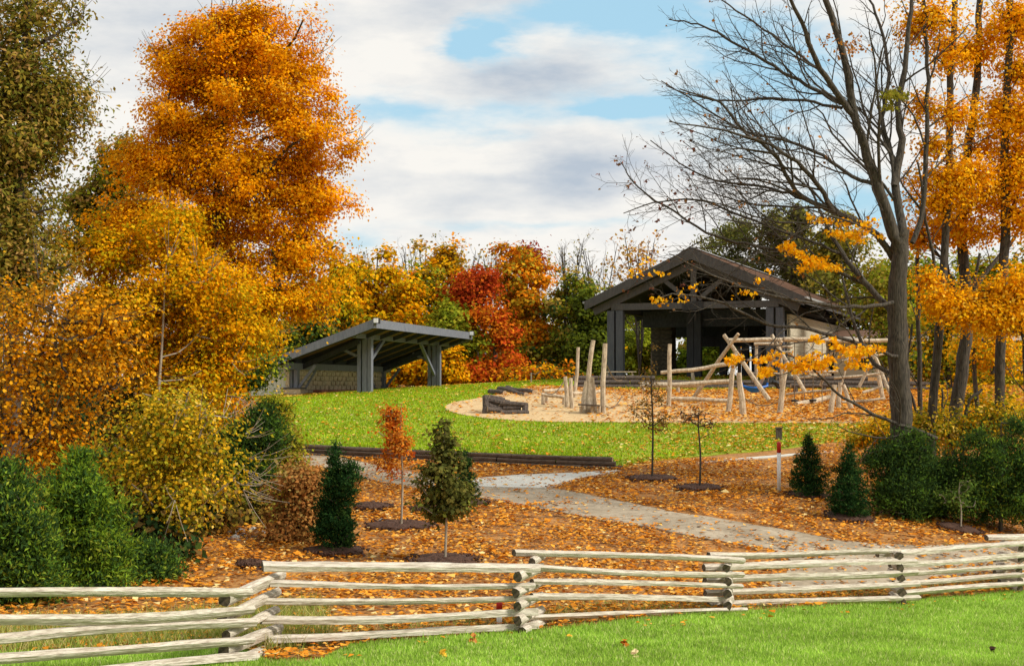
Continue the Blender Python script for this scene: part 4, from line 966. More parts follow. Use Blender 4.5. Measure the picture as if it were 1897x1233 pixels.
BRK = [(.16, .10, .03, 3), (.26, .15, .03, 2), (.10, .09, .02, 3), (.40, .19, .03, 1.5)]

# ---- left side
tree('oak_tree', 'tall olive brown tree filling the far left upper corner', 'tree', 20, 33, [(60, 20, 70, 50), (30, 100, 80, 60), (110, 30, 38, 26), (60, 170, 70, 50), (125, 175, 42, 32), (20, 240, 90, 60), (110, 235, 42, 30), (50, 310, 60, 50), (10, 380, 80, 60), (60, 420, 50, 45), (20, 480, 80, 50), (80, 500, 40, 40), (10, 550, 80, 50), (-60, 300, 60, 250)], 58000, .125, OLIVE, .45, r0=.25, twigs=40, void=-.1, ragged=.2, bark='barkdk', asp=.45, flat=1.1, per=45)
tree('maple_tree', 'tall brilliant orange maple dominating the left of the scene', 'tree', 430, 42, [(430, 66, 105, 66), (350, 128, 85, 70), (515, 130, 95, 80), (430, 175, 125, 80), (325, 215, 85, 70), (552, 215, 85, 80), (562, 290, 92, 84), (310, 310, 95, 75), (440, 320, 140, 85), (575, 385, 68, 70), (390, 430, 150, 85), (548, 480, 85, 70), (285, 430, 90, 75), (480, 555, 105, 65), (380, 560, 110, 70), (570, 555, 55, 45), (628, 462, 26, 9), (640, 275, 12, 20)],
     200000, .088, ORANGE, .42, trunk_px=[(425, 800), (415, 620), (400, 480), (405, 330), (425, 150), (440, 60)], r0=.24, bark='barkdk', per=85, nb=200, twigs=110, void=-.30, ragged=.10, shell=1.9, zmix=(YOR, P(0, 430, 42).z, P(0, 640, 42).z))
tree('maple_tree', 'slender yellow orange tree standing in front of the orange maple', 'tree', 290, 36, [(315, 435, 60, 45), (215, 480, 75, 55), (330, 520, 95, 60), (250, 590, 110, 60), (395, 610, 90, 60), (160, 570, 70, 50), (395, 690, 58, 50), (330, 680, 90, 50), (200, 660, 80, 50), (440, 605, 45, 42), (370, 765, 50, 32)],
     66000, .088, YOR, .40, trunk_px=[(292, 760), (300, 640), (305, 540), (308, 490)], r0=.045, bark='barkpale', per=50, nb=120, twigs=30, tdy=-1.3, ragged=.25)
tree('maple_tree', 'orange brown leafed tree crowding the left edge below the olive tree', 'tree', 30, 29, [(30, 570, 80, 45), (110, 620, 90, 55), (30, 680, 80, 60), (140, 700, 80, 50), (30, 790, 65, 50), (100, 810, 60, 50), (190, 590, 60, 45), (60, 860, 60, 30), (210, 680, 40, 60)],
     14000, .082, [(.78, .31, .006, 3), (.80, .41, .02, 3), (.42, .22, .02, 2.5), (.22, .13, .02, 1.8)], .55, r0=.09, bark='barkdk', per=9, shell=1.2, ragged=.35, twigs=30)  # darkest leaf tint paints the shaded gaps into the crown
tree('ash_tree', 'sparse olive tree with a thin top between the oak and the maple', 'tree', 205, 46, [(200, 320, 40, 40), (225, 370, 50, 45), (180, 420, 45, 45), (240, 275, 26, 22), (150, 370, 30, 45), (130, 450, 40, 45)], 10000, .14, OLIVE + YGREEN[:1], .5, r0=.12, per=24)
for i, (px, py, rx, ry, Y, pal, lab) in enumerate(((120, 760, 110, 90, 44, BRK, 'brown thicket in the shade beneath the left trees'), (270, 760, 90, 80, 46, BRK, 'dark thicket behind the slender yellow tree'), (390, 830, 70, 90, 42, DGREEN + BRK[:2], 'dark green thicket between the yellow shrub and the hill'), (210, 880, 90, 80, 36, BRK + YGREEN[:1], 'brown brush in the middle of the left bank'), (430, 665, 80, 62, 60, DGREEN + YGREEN[:1], 'dark foliage beneath the orange maple crown'), (60, 740, 100, 110, 40, DGREEN + BRK[:1], 'dark undergrowth behind the left edge orange leaves'), (330, 960, 70, 50, 31, BRK + OLIVE[:1], 'brown brush below the yellow leaved shrub'), (455, 960, 50, 30, 33, OLIVE + BRK, 'low olive brush between the dark cedar and the rocks'), (250, 1010, 60, 60, 27, DGREEN + BRK[:1], 'low dark bush just left of the white rocks'))):
    tree('thicket_bush', lab, 'bush', px, Y, [(px, py, rx, ry), (px - rx * .5, py + ry * .3, rx * .6, ry * .8), (px + rx * .5, py + ry * .2, rx * .6, ry * .8)], 10000, .15, pal, .5, r0=.05, bark='barkdk', per=40, nb=40, group='bushes under the left trees')
tree('dogwood_shrub', 'broad yellow leaved shrub in the middle of the left bank', 'shrub', 330, 27, [(330, 790, 75, 50), (270, 850, 65, 55), (370, 860, 70, 55), (340, 920, 60, 40), (300, 760, 50, 35)], 14000, .073, YELL, .42, r0=.04, bark='barkpale', per=9, shell=1.3, twigs=20, ragged=.4, group='shrubs on the left bank')
tree('cedar_tree', 'dark upright cedar beside the yellow shrub', 'cedar', 450, 33, [(480, 785, 20, 30), (465, 830, 40, 46), (450, 880, 45, 50), (440, 930, 42, 40), (497, 800, 22, 34)], 22000, .105, DGREEN + CEDAR[:1], .3, mode='spray', asp=.3, r0=.07, per=50, group='cedars of the left bank')
for px, Y, lb, lab, n in ((150, 24, [(142, 865, 14, 26), (150, 900, 34, 36), (120, 950, 48, 46), (172, 960, 42, 50), (185, 1020, 42, 50), (120, 1030, 60, 50), (205, 1060, 34, 44), (95, 900, 14, 30), (150, 1080, 80, 26)], 'bright green cedar in the lower left above the fence', 42000), (20, 22, [(5, 890, 18, 40), (20, 940, 34, 50), (20, 1010, 50, 60), (60, 1050, 45, 45), (60, 985, 18, 40), (-30, 1040, 60, 80), (30, 1085, 70, 26)], 'blue green cedar cut by the left edge of the frame', 36000), (285, 25, [(283, 1030, 30, 34), (280, 1062, 34, 26)], 'small round green cedar low beside the rocks', 9000)):
    tree('cedar_tree', lab, 'cedar', px, Y, lb, int(n * 1.05), .092, (CEDAR + [(.20, .30, .02, 3)] if px == 150 else CEDAR + DGREEN[:1]), .24, mode='spray', asp=.3, r0=.07, per=40, void=.0, ragged=.22, group='cedars of the left bank')
tree('rust_bush', 'rusty orange bush left of the big dark evergreen sapling', 'bush', 550, 30, [(560, 900, 38, 40), (550, 950, 45, 50), (525, 1000, 42, 32), (575, 1005, 28, 30)], 13000, .075, RUST, .3, r0=.03, per=26, group='bushes beside the path')
tree('olive_bush', 'thin olive green bush above the rusty bush at the path', 'bush', 520, 36, [(525, 830, 30, 40), (515, 880, 36, 45), (490, 930, 30, 30), (545, 850, 22, 24)], 8500, .08, YGREEN + OLIVE[:2], .3, r0=.03, per=22, group='bushes beside the path')
tree('leafy_bush', 'low leafy green bush at the left edge of the hill lawn', 'bush', 500, 44, [(505, 760, 22, 26), (515, 790, 25, 24)], 5000, .09, YGREEN + [(.6, .4, .05, 1)], .3, r0=.03, per=26, group='bushes beside the path')

def rocks(label, spots):
    b = G(*spots[0]); t = empty('rock_pile', b, label, 'rocks', 'pale rock piles')
    for px, py in spots:
        p = G(px, py); q = MB(); s = rnd.uniform(.05, .11)
        prev = []
        q.tube([p - Vector((0, 0, .05)), p + Vector((0, 0, s * .35)), p + Vector((rnd.uniform(-.03, .03), 0, s * .8)), p + Vector((0, 0, s))], [s * .9, s * 1.1, s * .7, s * .25], 7, jit=.2); q.build('rock', M['rock'], t)
rocks('white rocks half buried in brush right of the yellow shrub', [(425, 998), (438, 1000), (450, 995), (462, 1000), (474, 994), (486, 988), (430, 990), (446, 986), (468, 985)])
rocks('small grey rocks beside the orange sapling mulch', [(700, 972), (710, 974), (706, 967), (718, 970), (692, 969)])

# ---- mulch beds and planted saplings
def mulch(px, py, rpx, label):
    c = G(px, py); r = rpx * c.y / FPX; n = 26; q = MB(); rings = 5
    ph = [rnd.uniform(0, 6.3) for _ in range(3)]
    for i in range(rings + 1):
        for k in range(n):
            a = 2 * math.pi * k / n; rr = r * (i / rings) * (1 + .12 * math.sin(2 * a + ph[0]) + .08 * math.sin(5 * a + ph[1]))
            x, y = c.x + math.cos(a) * rr, c.y + math.sin(a) * rr * .95; t = i / rings
            h = (.04 + .12 * math.sin(math.pi * min(1, t * 1.25)) ** 1.0 if t < .8 else .1 * (1 - t) * 5) + rnd.uniform(-.02, .02) - (.08 if i == rings else 0)
            q.v.append(Vector((x, y, float(TZ(x, y)[0]) + h)))
    for i in range(rings):
        for k in range(n):
            k2 = (k + 1) % n; q.f.append((i * n + k, (i + 1) * n + k, (i + 1) * n + k2, i * n + k2)); q.m.append(0)
    for _ in range(160):       # chunks of bark
        a = rnd.uniform(0, 6.3); rr = r * math.sqrt(rnd.random()) * 1.05; x, y = c.x + math.cos(a) * rr, c.y + math.sin(a) * rr
        q.box((x, y, float(TZ(x, y)[0]) + .09), (rnd.uniform(.04, .10), .03, .025), M=Matrix.Rotation(rnd.uniform(0, 6), 3, Vector((rnd.random(), rnd.random(), 1)).normalized()))
    tag(build_single(q, 'mulch_bed', M['mulch'], c), label, 'mulch bed', 'dark mulch rings round planted trees'); return c
def sapling(name, px, py, label, cat, lobes, n, leaf, pal, mul, r0=.03, cr=.16, bark='barkpale', group='staked young trees', trunk_top=None, **k):
    c = mulch(px, py, mul[0], mul[1]) if mul else G(px, py)
    Y = c.y; root = empty(name, c, label, cat, group)
    WLb = WLobes(lobes, Y); cro, cc = foliage('crown', root, WLb, n, leaf, pal, cr, **k)
    T = Tubes(); x0 = c.x; tz_ = max(l[0][2] + l[1][2] * .8 for l in WLb) if trunk_top is None else P(px, trunk_top, Y).z
    tr = [np.array([x0, Y, c.z - .1]), np.array([x0 + .03, Y, c.z + (tz_ - c.z) * .4]), np.array([x0 - .02, Y, c.z + (tz_ - c.z) * .75]), np.array([x0, Y, tz_])]
    branches(T, tr, cc, r0, 70, rmin=.005, start=.35); T.build('trunk', M[bark], root); return root
sapling('maple_sapling', 743, 978, 'slim sapling with bright orange leaves above a mulch ring', 'sapling', [(733, 765, 14, 22), (728, 800, 27, 28), (742, 830, 30, 30), (730, 858, 32, 24), (722, 775, 15, 18), (745, 880, 22, 12)], 3600, .06, [(.66, .22, .02, 3), (.72, .32, .04, 2), (.60, .12, .015, 2), (.45, .2, .04, 1)], (66, 'dark mulch ring round the slim orange sapling'), per=16)
sapling('oak_sapling', 824, 1043, 'green brown leafy sapling behind the fence, left of its middle joint', 'sapling', [(820, 800, 13, 24), (825, 840, 24, 26), (822, 880, 36, 30), (835, 915, 42, 30), (815, 940, 36, 22), (800, 900, 26, 30), (850, 935, 25, 20)], 5200, .085, [(.13, .13, .03, 3), (.20, .17, .04, 2), (.09, .10, .025, 3), (.22, .24, .04, 1)], (70, 'dark mulch ring at the foot of the green brown sapling by the fence'), per=18, cr=.17)
EV = [(.018, .052, .016, 3), (.03, .078, .02, 2), (.07, .14, .03, 1)]
def evergreen(px, py, top, hw, label, mul, n, extra=(), pal=EV):
    hw *= 1.16
    h = py - top; lb = [(px, top + h * t, max(4, hw * w * 1.1), h * .13) for t, w in ((.08, .15), (.2, .38), (.34, .6), (.48, .78), (.62, .92), (.75, .98), (.86, .85))] + list(extra)
    return sapling('evergreen_sapling', px, py, label, 'evergreen', lb, int(n * 1.45), .068, pal, mul, cr=.11, per=26, mode='spray', asp=.35, bark='barkdk', group='small dark evergreens', shell=3.2, rej=False, ragged=.02, trunk_top=top + 4)
evergreen(622, 1026, 828, 36, 'largest dark evergreen sapling with a side lobe, left of the orange sapling', (58, 'dark mulch under the largest evergreen sapling'), 11000, [(648, 885, 22, 34)])
evergreen(1498, 921, 806, 32, 'left one of the two dark conical evergreens beside the white post', (42, 'dark mulch ring of the left conical evergreen'), 6500)
evergreen(1571, 962, 830, 33, 'right one of the two dark conical evergreens, nearer the fence', (48, 'dark mulch ring of the right conical evergreen'), 8500)
evergreen(862, 935, 838, 20, 'small dark evergreen half hidden behind the green brown sapling', (44, 'dark mulch right behind the green brown sapling'), 3500)
mulch(690, 942, 40, 'dark mulch patch right of the largest evergreen sapling'); mulch(790, 948, 34, 'dark mulch patch left behind the green brown sapling'); mulch(467, 1052, 30, 'dark mulch patch behind the left fence section')
BRL = [(.30, .19, .05, 3), (.40, .24, .05, 2), (.16, .11, .04, 2)]
sapling('thin_sapling', 1208, 889, 'thin nearly bare sapling with brown leaves in front of the play area', 'sapling', [(1205, 740, 38, 40), (1205, 700, 20, 25), (1190, 770, 30, 20), (1225, 780, 26, 20), (1208, 650, 10, 16)], 950, .07, BRL, (48, 'dark mulch ring of the thin sapling at the path fork'), per=5, bark='bark', r0=.035, cr=.2)
sapling('thin_sapling', 1296, 907, 'small vase shaped bare sapling right of the taller thin one', 'sapling', [(1288, 778, 26, 18), (1270, 770, 20, 16), (1310, 780, 18, 16), (1290, 765, 16, 14)], 260, .065, [(.10, .06, .045, 3), (.2, .12, .05, 2)], (46, 'dark mulch ring of the vase shaped sapling'), per=5, bark='bark', r0=.035, cr=.2)
sapling('thin_sapling', 1779, 984, 'thin green sapling in front of the right cedars', 'sapling', [(1778, 925, 34, 20), (1785, 905, 25, 18)], 900, .07, [(.10, .17, .03, 2), (.16, .22, .04, 1)], (42, 'dark mulch ring of the thin sapling at the far right'), per=12, r0=.025, cr=.2)

# ---- back tree line
def back(px, lobes, pal, label, n=11000, Y=104, leaf=.26, name='autumn_tree', cat='tree', cr=.8, r0=.16, nb=60, **k):
    lobes = [(l[0], l[1], l[2] * 1.1, l[3] * 1.1) for l in lobes]
    return tree(name, label, cat, px, Y, lobes, int(n * .68), leaf * 1.1, pal, cr, r0=r0, bark='barkdk', nb=nb, group='trees behind the hill', **{**dict(void=-.12, ragged=.2, coher=.45), **k})
back(690, [(690, 530, 55, 55), (655, 560, 50, 60), (735, 570, 55, 55), (700, 620, 80, 60), (715, 490, 18, 22)], YOR, 'orange yellow tree rising behind the small shelter roof', 20000)
back(590, [(600, 560, 45, 60), (560, 600, 50, 50), (630, 530, 40, 45), (580, 640, 60, 50)], YOR + YGREEN[:1], 'golden tree between the orange maple and the small shelter', 14000, 98)
back(560, [(555, 640, 60, 40), (600, 620, 50, 35), (650, 680, 60, 40)], DGREEN + YGREEN[:1] + OLIVE[:1], 'dark tree close behind the left end of the small shelter', 9000, 96)
back(780, [(775, 510, 42, 42), (765, 555, 45, 50), (800, 590, 50, 60)], OLIVE[:2] + YGREEN + YOR[:2], 'yellow green tree behind the middle of the shelter roof', 13000, 110)
back(835, [(822, 492, 24, 30), (845, 486, 24, 26), (830, 540, 50, 50), (840, 590, 45, 50)], YOR + OLIVE[:2], 'golden olive tree with two pointed tops', 13000, 112)
back(840, [(845, 595, 38, 28), (820, 620, 35, 30), (865, 635, 30, 36), (850, 670, 30, 40)], YGREEN, 'pale yellow green tree at the right end of the shelter roof', 11000, 100, leaf=.24)
back(780, [(775, 680, 40, 34), (820, 690, 36, 32), (730, 690, 40, 30), (845, 700, 28, 22)], ORANGE + YOR, 'low orange tree seen through the open small shelter', 13000, 99, leaf=.24)
back(885, [(890, 520, 28, 14), (882, 545, 24, 22), (868, 535, 18, 20)], RED, 'deep red tree between the golden and the orange red trees', 10000, 103, leaf=.22)
back(915, [(908, 592, 22, 17), (928, 622, 17, 26), (938, 655, 22, 24), (912, 690, 34, 20), (880, 702, 32, 15), (948, 698, 34, 18)], REDOR + RED[:1], 'fiery red orange tree reaching down to the lawn', 16000, 100, leaf=.22)
back(970, [(945, 488, 32, 26), (965, 520, 50, 34), (985, 560, 48, 46), (950, 580, 50, 50), (1000, 620, 38, 50), (960, 650, 50, 45)], [(.74, .24, .01, 3), (.74, .34, .015, 3), (.5, .32, .02, 2), (.36, .32, .03, 1.4)], 'large rounded orange tree right of the red trees', 22000, 108)
back(972, [(972, 478, 22, 15), (985, 495, 16, 12)], [(.35, .04, .02, 2), (.42, .08, .02, 1)], 'dark red treetop poking above the large orange tree', 4500, 112, leaf=.22)
back(1040, [(1040, 560, 35, 40), (1060, 600, 45, 50), (1030, 660, 40, 45), (1080, 540, 40, 30), (1050, 690, 50, 25)], YGREEN + OLIVE[:3] + DGREEN[:1], 'olive green tree left of the gable pavilion', 16000, 106)
back(1100, [(1100, 620, 45, 60), (1090, 680, 50, 40), (1130, 580, 30, 40), (1085, 560, 25, 30)], [(.13, .17, .02, 3), (.20, .25, .02, 2), (.08, .11, .02, 2)], 'green tree beside the left posts of the gable pavilion', 15000, 104)
back(1190, [(1190, 640, 40, 50), (1180, 690, 40, 30), (1215, 600, 40, 40)], [(.30, .34, .02, 3), (.22, .28, .02, 2)], 'bright yellow green tree seen between the left pavilion posts', 9000, 112)
back(1290, [(1290, 660, 40, 40), (1330, 650, 40, 45), (1270, 690, 40, 25)], [(.22, .30, .02, 3), (.12, .18, .02, 2)], 'green bush seen through the middle of the pavilion', 8000, 114)
back(1370, [(1370, 430, 35, 30), (1355, 480, 50, 45), (1400, 520, 60, 50), (1350, 530, 50, 30)], [(.13, .15, .03, 3), (.19, .19, .035, 2), (.26, .22, .05, 1)], 'dark evergreen tree left of centre behind the pavilion ridge', 17000, 112, mode='spray', asp=.45)
back(1460, [(1440, 415, 26, 28), (1470, 405, 22, 24), (1455, 450, 45, 40), (1480, 510, 60, 50), (1520, 560, 50, 40)], [(.18, .18, .03, 3), (.27, .23, .04, 2), (.12, .13, .03, 2)], 'olive tree with a double top behind the pavilion ridge', 19000, 110)
back(1560, [(1545, 480, 50, 50), (1580, 540, 60, 60), (1610, 600, 50, 50), (1560, 430, 30, 30)], [(.20, .20, .03, 3), (.30, .25, .04, 2), (.44, .30, .04, 1)], 'broad olive tree between the pavilion and the bare tree', 17000, 104)
back(1700, [(1690, 510, 50, 40), (1730, 540, 50, 50), (1690, 580, 50, 50), (1740, 600, 50, 40)], YGREEN, 'yellow green tree behind the right hand trunks', 14000, 98)
back(1830, [(1800, 520, 50, 50), (1850, 560, 60, 50), (1900, 520, 50, 60), (1840, 640, 80, 60), (1930, 620, 60, 60)], YGREEN + YOR[:2], 'broad yellow green tree behind the far right trunks', 20000, 92)
back(1880, [(1820, 690, 60, 40), (1890, 700, 60, 40), (1760, 700, 40, 30)], YGREEN + YOR[:3], 'low golden green brush behind the far right trunks', 12000, 84, leaf=.2)
back(1010, [(1000, 697, 40, 16), (1050, 698, 40, 16), (960, 702, 30, 13)], REDOR[1:] + YOR[:2] + DGREEN[:1], 'low orange hedge along the far edge of the lawn', 7000, 97, leaf=.2, name='hedge', cat='hedge')
back(1640, [(1610, 560, 40, 40), (1650, 610, 40, 40), (1640, 520, 40, 40), (1620, 650, 30, 20)], OLIVE[:3] + YGREEN, 'olive tree standing in front of the annex roof', 9000, 82, leaf=.19)
back(1760, [(1740, 630, 40, 40), (1790, 660, 40, 40), (1750, 560, 40, 30), (1720, 690, 30, 20)], YGREEN + YOR[:2] + DGREEN[:1], 'yellow green tree hiding the right end of the annex', 10000, 78, leaf=.18)
back(1800, [(1760, 755, 50, 26), (1830, 750, 50, 30), (1900, 745, 50, 40), (1720, 775, 30, 18)], YELL + GOLD[:2], 'golden undergrowth around the far right trunks', 9000, 56, leaf=.13, name='autumn_bush', cat='bush', cr=.4, r0=.04)
# far continuous wood
fw = []
for x in range(-60, 62, 5): fw.append((np.array([x + rnd.uniform(-2, 2), 126 + rnd.uniform(-3, 4), CZ + rnd.uniform(1.6, 4.2)]), (4.4, 3.5, rnd.uniform(4.0, 5.2))))
rt = bpy.data.objects.new('distant_wood', None)
pos, out, ci, cc = crown_points(fw, 45000, 1.1, 60, 2.4)
v, f = leaf_quads(pos, .52 * R.uniform(.6, 1.4, len(pos)), unit(R.normal(0, .8, pos.shape) + out), R.normal(0, 1, pos.shape))
col = pal_pick(OLIVE + YGREEN + YOR[:2] + DGREEN, len(cc))[ci] * R.uniform(.8, 1.2, (len(pos), 1))
bpy.data.objects.remove(rt)
tag(link('distant_wood', mesh_np('distant_wood', v, f, tint=col), M['leaf']), 'far mixed autumn wood closing the view behind all the trees', kind='stuff')

# ------------------------------------------------------------------ bare branching
def grow(T, p, d, L, r, lvl, tips, side_s=.5, up=.10, gnarl=.16, spacing=.5, maxlvl=3):
    n = 4 if lvl >= 2 else 6; pts = [p]; st = L / n; q = p.copy(); dd = d.copy()
    dirs = []
    for i in range(n):
        dd = dd + R.normal(0, gnarl, 3) + np.array([0, 0, up * .35]); dd /= np.linalg.norm(dd); q = q + dd * st; pts.append(q.copy()); dirs.append(dd.copy())
    rad = np.linspace(r, max(.0035, r * .35), n + 1); T.add(pts, rad, 5 if r > .04 else (4 if r > .015 else 3))
    tips.append((pts[-1], lvl))
    if lvl >= maxlvl: return
    side_branches(T, pts, rad, lvl, tips, side_s, up, gnarl, spacing, maxlvl, t0=.15)
def side_branches(T, pts, rad, lvl, tips, side_s, up, gnarl, spacing, maxlvl, t0=.2, lenf=None, bias=None):
    pts = np.asarray(pts); seg_ = np.linalg.norm(np.diff(pts, axis=0), axis=1); cum = np.concatenate([[0], np.cumsum(seg_)]); L = cum[-1]
    s = L * t0; sgn = 1
    while s < L * .98:
        i = min(len(seg_) - 1, int(np.searchsorted(cum, s) - 1)); t = (s - cum[i]) / seg_[i]; p = pts[i] + (pts[i + 1] - pts[i]) * t
        d = (pts[i + 1] - pts[i]) / seg_[i]; rr = rad[i] + (rad[i + 1] - rad[i]) * t
        perp = np.cross(d, unit(R.normal(0, 1, (1, 3)))[0] * .8 + np.array([0, 1, 0]) * sgn); perp /= np.linalg.norm(perp) + 1e-9
        a = math.radians(R.uniform(24, 48)); nd = d * math.cos(a) + perp * math.sin(a) + np.array([0, 0, up])
        if bias is not None: nd = nd + bias
        nd /= np.linalg.norm(nd)
        rem = L - s
        cl = (lenf if lenf else (rem * .5 + L * .12)) * R.uniform(.45, 1.1)
        if lvl + 1 >= maxlvl: cl = min(cl, R.uniform(.3, .8))
        if cl > .12: grow(T, p, nd, cl, max(.0035, min(rr * .5, .005 + cl * .011)), lvl + 1, tips, side_s, up, gnarl, spacing * .8, maxlvl)
        s += spacing * R.uniform(.5, 1.3) * (1 if lvl else 1.2); sgn = -sgn
def limb(T, pix, Yb, radpx, tips=None, dy=None, spacing=.55, maxlvl=3, up=.08, t0=.25, gnarl=.14, lenf=None, sides=8, bias=None):
    """pix list of (px,py); radius in photo pixels start,end; dy = depth offsets start,end"""
    n = len(pix); dy = dy or (0, 0)
    pts = [np.array(P(px, py, Yb + dy[0] + (dy[1] - dy[0]) * i / (n - 1))[:]) for i, (px, py) in enumerate(pix)]
    sp_ = spline(pts, 4); sp_[1:-1] += R.normal(0, .018, sp_[1:-1].shape)
    rad = np.linspace(radpx[0], radpx[1], len(sp_)) * Yb / FPX
    T.add(sp_, rad, sides)
    if tips is not None: side_branches(T, sp_, rad, 0, tips, .5, up, gnarl, spacing, maxlvl, t0, lenf, bias)
    return sp_
YT = 38.0
x = P(1672, 715, YT); root = empty('bare_maple_tree', Vector((x.x, YT, gz(x.x, YT))), 'large nearly bare tree with dark limbs sweeping left over the pavilion', 'tree')
T = Tubes(); tips = []
zb = (np.array(root.location)); bp = (1672, 716 - (root.location.z - CZ) * FPX / YT)
limb(T, [(1674, bp[1] + 6), (1672, 850), (1668, 740), (1664, 640), (1662, 540), (1667, 470), (1672, 425)], YT, (21.5, 13.5), sides=14)
LW = np.array([-.15, 0, .05])
specs = [
    ([(1666, 470), (1652, 422), (1622, 336), (1602, 272), (1584, 218), (1566, 110), (1530, 0), (1500, -90)], (15, 5), (0, -1.2), .65),
    ([(1584, 222), (1557, 182), (1520, 127), (1493, 59), (1466, 0), (1440, -60)], (8, 3), (-.6, -2.5), .5),
    ([(1566, 194), (1520, 172), (1466, 141), (1402, 104), (1343, 68), (1293, 45), (1239, 36)], (5, 1.4), (-.7, 1.0), .34),
    ([(1560, 200), (1490, 186), (1402, 182), (1321, 186), (1234, 159)], (4, 1.3), (-.4, 2.4), .34),
    ([(1520, 130), (1450, 80), (1380, 30), (1320, -10)], (3.5, 1.3), (-1, 1), .36),
    ([(1672, 440), (1670, 408), (1657, 340), (1670, 272), (1665, 200), (1680, 100), (1690, 0), (1695, -60)], (12, 3.5), (0, 1.5), .6),
    ([(1657, 345), (1652, 281), (1634, 218), (1647, 136), (1630, 45), (1602, -20)], (7, 2.5), (.3, 2.5), .5),
    ([(1655, 480), (1611, 422), (1539, 390), (1475, 354), (1439, 290), (1375, 240), (1334, 190), (1260, 165)], (8, 1.4), (.2, -3), .34),
    ([(1545, 392), (1502, 327), (1448, 281), (1402, 259), (1330, 240), (1240, 225)], (5.5, 1.2), (-.8, -3.5), .32),
    ([(1626, 345), (1566, 318), (1511, 281), (1448, 259), (1384, 245), (1290, 190), (1225, 150)], (5, 1.2), (-.3, 2.0), .32),
    ([(1500, 372), (1450, 355), (1402, 345), (1334, 336), (1275, 313), (1205, 260)], (4, 1.1), (-1, 1.8), .32),
    ([(1655, 580), (1600, 520), (1560, 470), (1525, 400), (1490, 330)], (9, 2), (.3, 2.0), .5),
    ([(1600, 525), (1500, 480), (1400, 455), (1330, 440), (1250, 395), (1180, 345), (1150, 300)], (5, 1.0), (1, -2), .36),
    ([(1560, 470), (1480, 440), (1370, 400), (1290, 370), (1210, 375), (1155, 395)], (4, 1.0), (1.6, .5), .34),
    ([(1662, 660), (1600, 640), (1500, 610), (1420, 600), (1340, 560), (1260, 545), (1220, 552)], (5, 1.2), (-.3, -2.5), .55),
    ([(1655, 560), (1580, 570), (1500, 560), (1400, 540), (1300, 500), (1240, 470)], (5, 1.0), (-.4, -3.2), .6),
    ([(1690, 450), (1710, 380), (1716, 250), (1718, 120), (1712, 0), (1716, -60)], (7, 3), (1, 2.0), .7),
    ([(1735, 812), (1640, 776), (1560, 735), (1500, 680), (1430, 640)], (5, 1.2), (-.6, -2.0), .8),
    ([(1660, 700), (1610, 660), (1570, 560), (1560, 500)], (6, 2), (.4, 1.8), .8)]
for pix, rp, dy, spc in specs:
    limb(T, pix, YT, (rp[0] * .80, rp[1] * .85), tips, dy, spc * .9, 3, up=.07, t0=.12, bias=LW if pix[-1][0] < 1500 else None)
T.build('trunk', M['bark'], root)
tp_ = np.array([t[0] for t in tips]); lv = np.array([t[1] for t in tips])
def sprig(name, root, centres, n, leaf, pal, cr, up=.5):
    ci = R.integers(0, len(centres), n); pos = centres[ci] + R.normal(0, 1, (n, 3)) * np.array([1, 1, .6]) * cr
    N = unit(R.normal(0, .8, (n, 3)) + np.array([0, -.2, up])); v, f = leaf_quads(pos, leaf * R.uniform(.6, 1.4, n), N, R.normal(0, 1, (n, 3)), .85)
    return link(name, mesh_np(name, v - np.array(root.location), f, tint=pal_pick(pal, n) * R.uniform(.75, 1.25, (n, 1))), M['leaf'], root)
pxs = 948.5 + FPX * tp_[:, 0] / tp_[:, 1]; pys = 715 - (tp_[:, 2] - CZ) / tp_[:, 1] * FPX
sel = tp_[(pxs < 1290) & (pys > 240) & (R.random(len(pxs)) < .20)]
sprig('leaves', root, sel, len(sel) * 2, .085, [(.16, .06, .04, 3), (.35, .10, .04, 1), (.24, .14, .06, 1)], .05)
sel = tp_[(R.random(len(pxs)) < .03)]
sprig('leaves', root, sel, len(sel) * 2, .09, [(.22, .11, .04, 3), (.45, .2, .05, 1)], .06)
def spots(lst, Y): return np.array([np.array(P(px, py, Y + R.uniform(-1.2, 1.2))[:]) for px, py in lst])
def spotcloud(px, py, rx, ry, n):       # leaves sit along a few short twigs
    o = []
    for _ in range(max(2, n // 6)):
        x0, y0 = px + rx * R.normal(0, .6), py + ry * R.normal(0, .6); sl_ = R.normal(-.1, .35); L = R.uniform(.3, .8) * rx
        for _ in range(9): t = R.uniform(-1, 1) * L; o.append((x0 + t, y0 + sl_ * t + R.normal(0, 2.5)))
    return o
sprig('leaves', root, spots(spotcloud(1645, 170, 26, 22, 30), YT), 330, .10, [(.20, .20, .02, 2), (.30, .26, .03, 1)], .09)
sprig('leaves', root, spots(spotcloud(1520, 90, 50, 30, 14) + spotcloud(1560, 85, 40, 22, 20), YT), 200, .09, [(.5, .22, .04, 2), (.3, .13, .04, 1)], .12)
sprig('leaves', root, spots(spotcloud(1560, 425, 60, 16, 26) + spotcloud(1525, 480, 45, 24, 30) + spotcloud(1470, 460, 30, 20, 8) + spotcloud(1590, 440, 40, 22, 16), YT - 1), 1500, .10, GOLD, .075)
sprig('leaves', root, spots(spotcloud(1225, 548, 45, 10, 9) + spotcloud(1260, 520, 50, 22, 9) + spotcloud(1380, 545, 60, 25, 6) + spotcloud(1190, 480, 30, 20, 6), YT - 2.6), 190, .095, GOLD, .07)
sprig('leaves', root, spots(spotcloud(1480, 668, 45, 14, 30) + spotcloud(1590, 640, 45, 22, 40) + spotcloud(1420, 690, 14, 14, 10) + spotcloud(1520, 690, 30, 12, 14) + spotcloud(1560, 660, 40, 14, 12) + spotcloud(1370, 664, 14, 6, 3), YT - 1.6), 2000, .10, GOLD, .075)

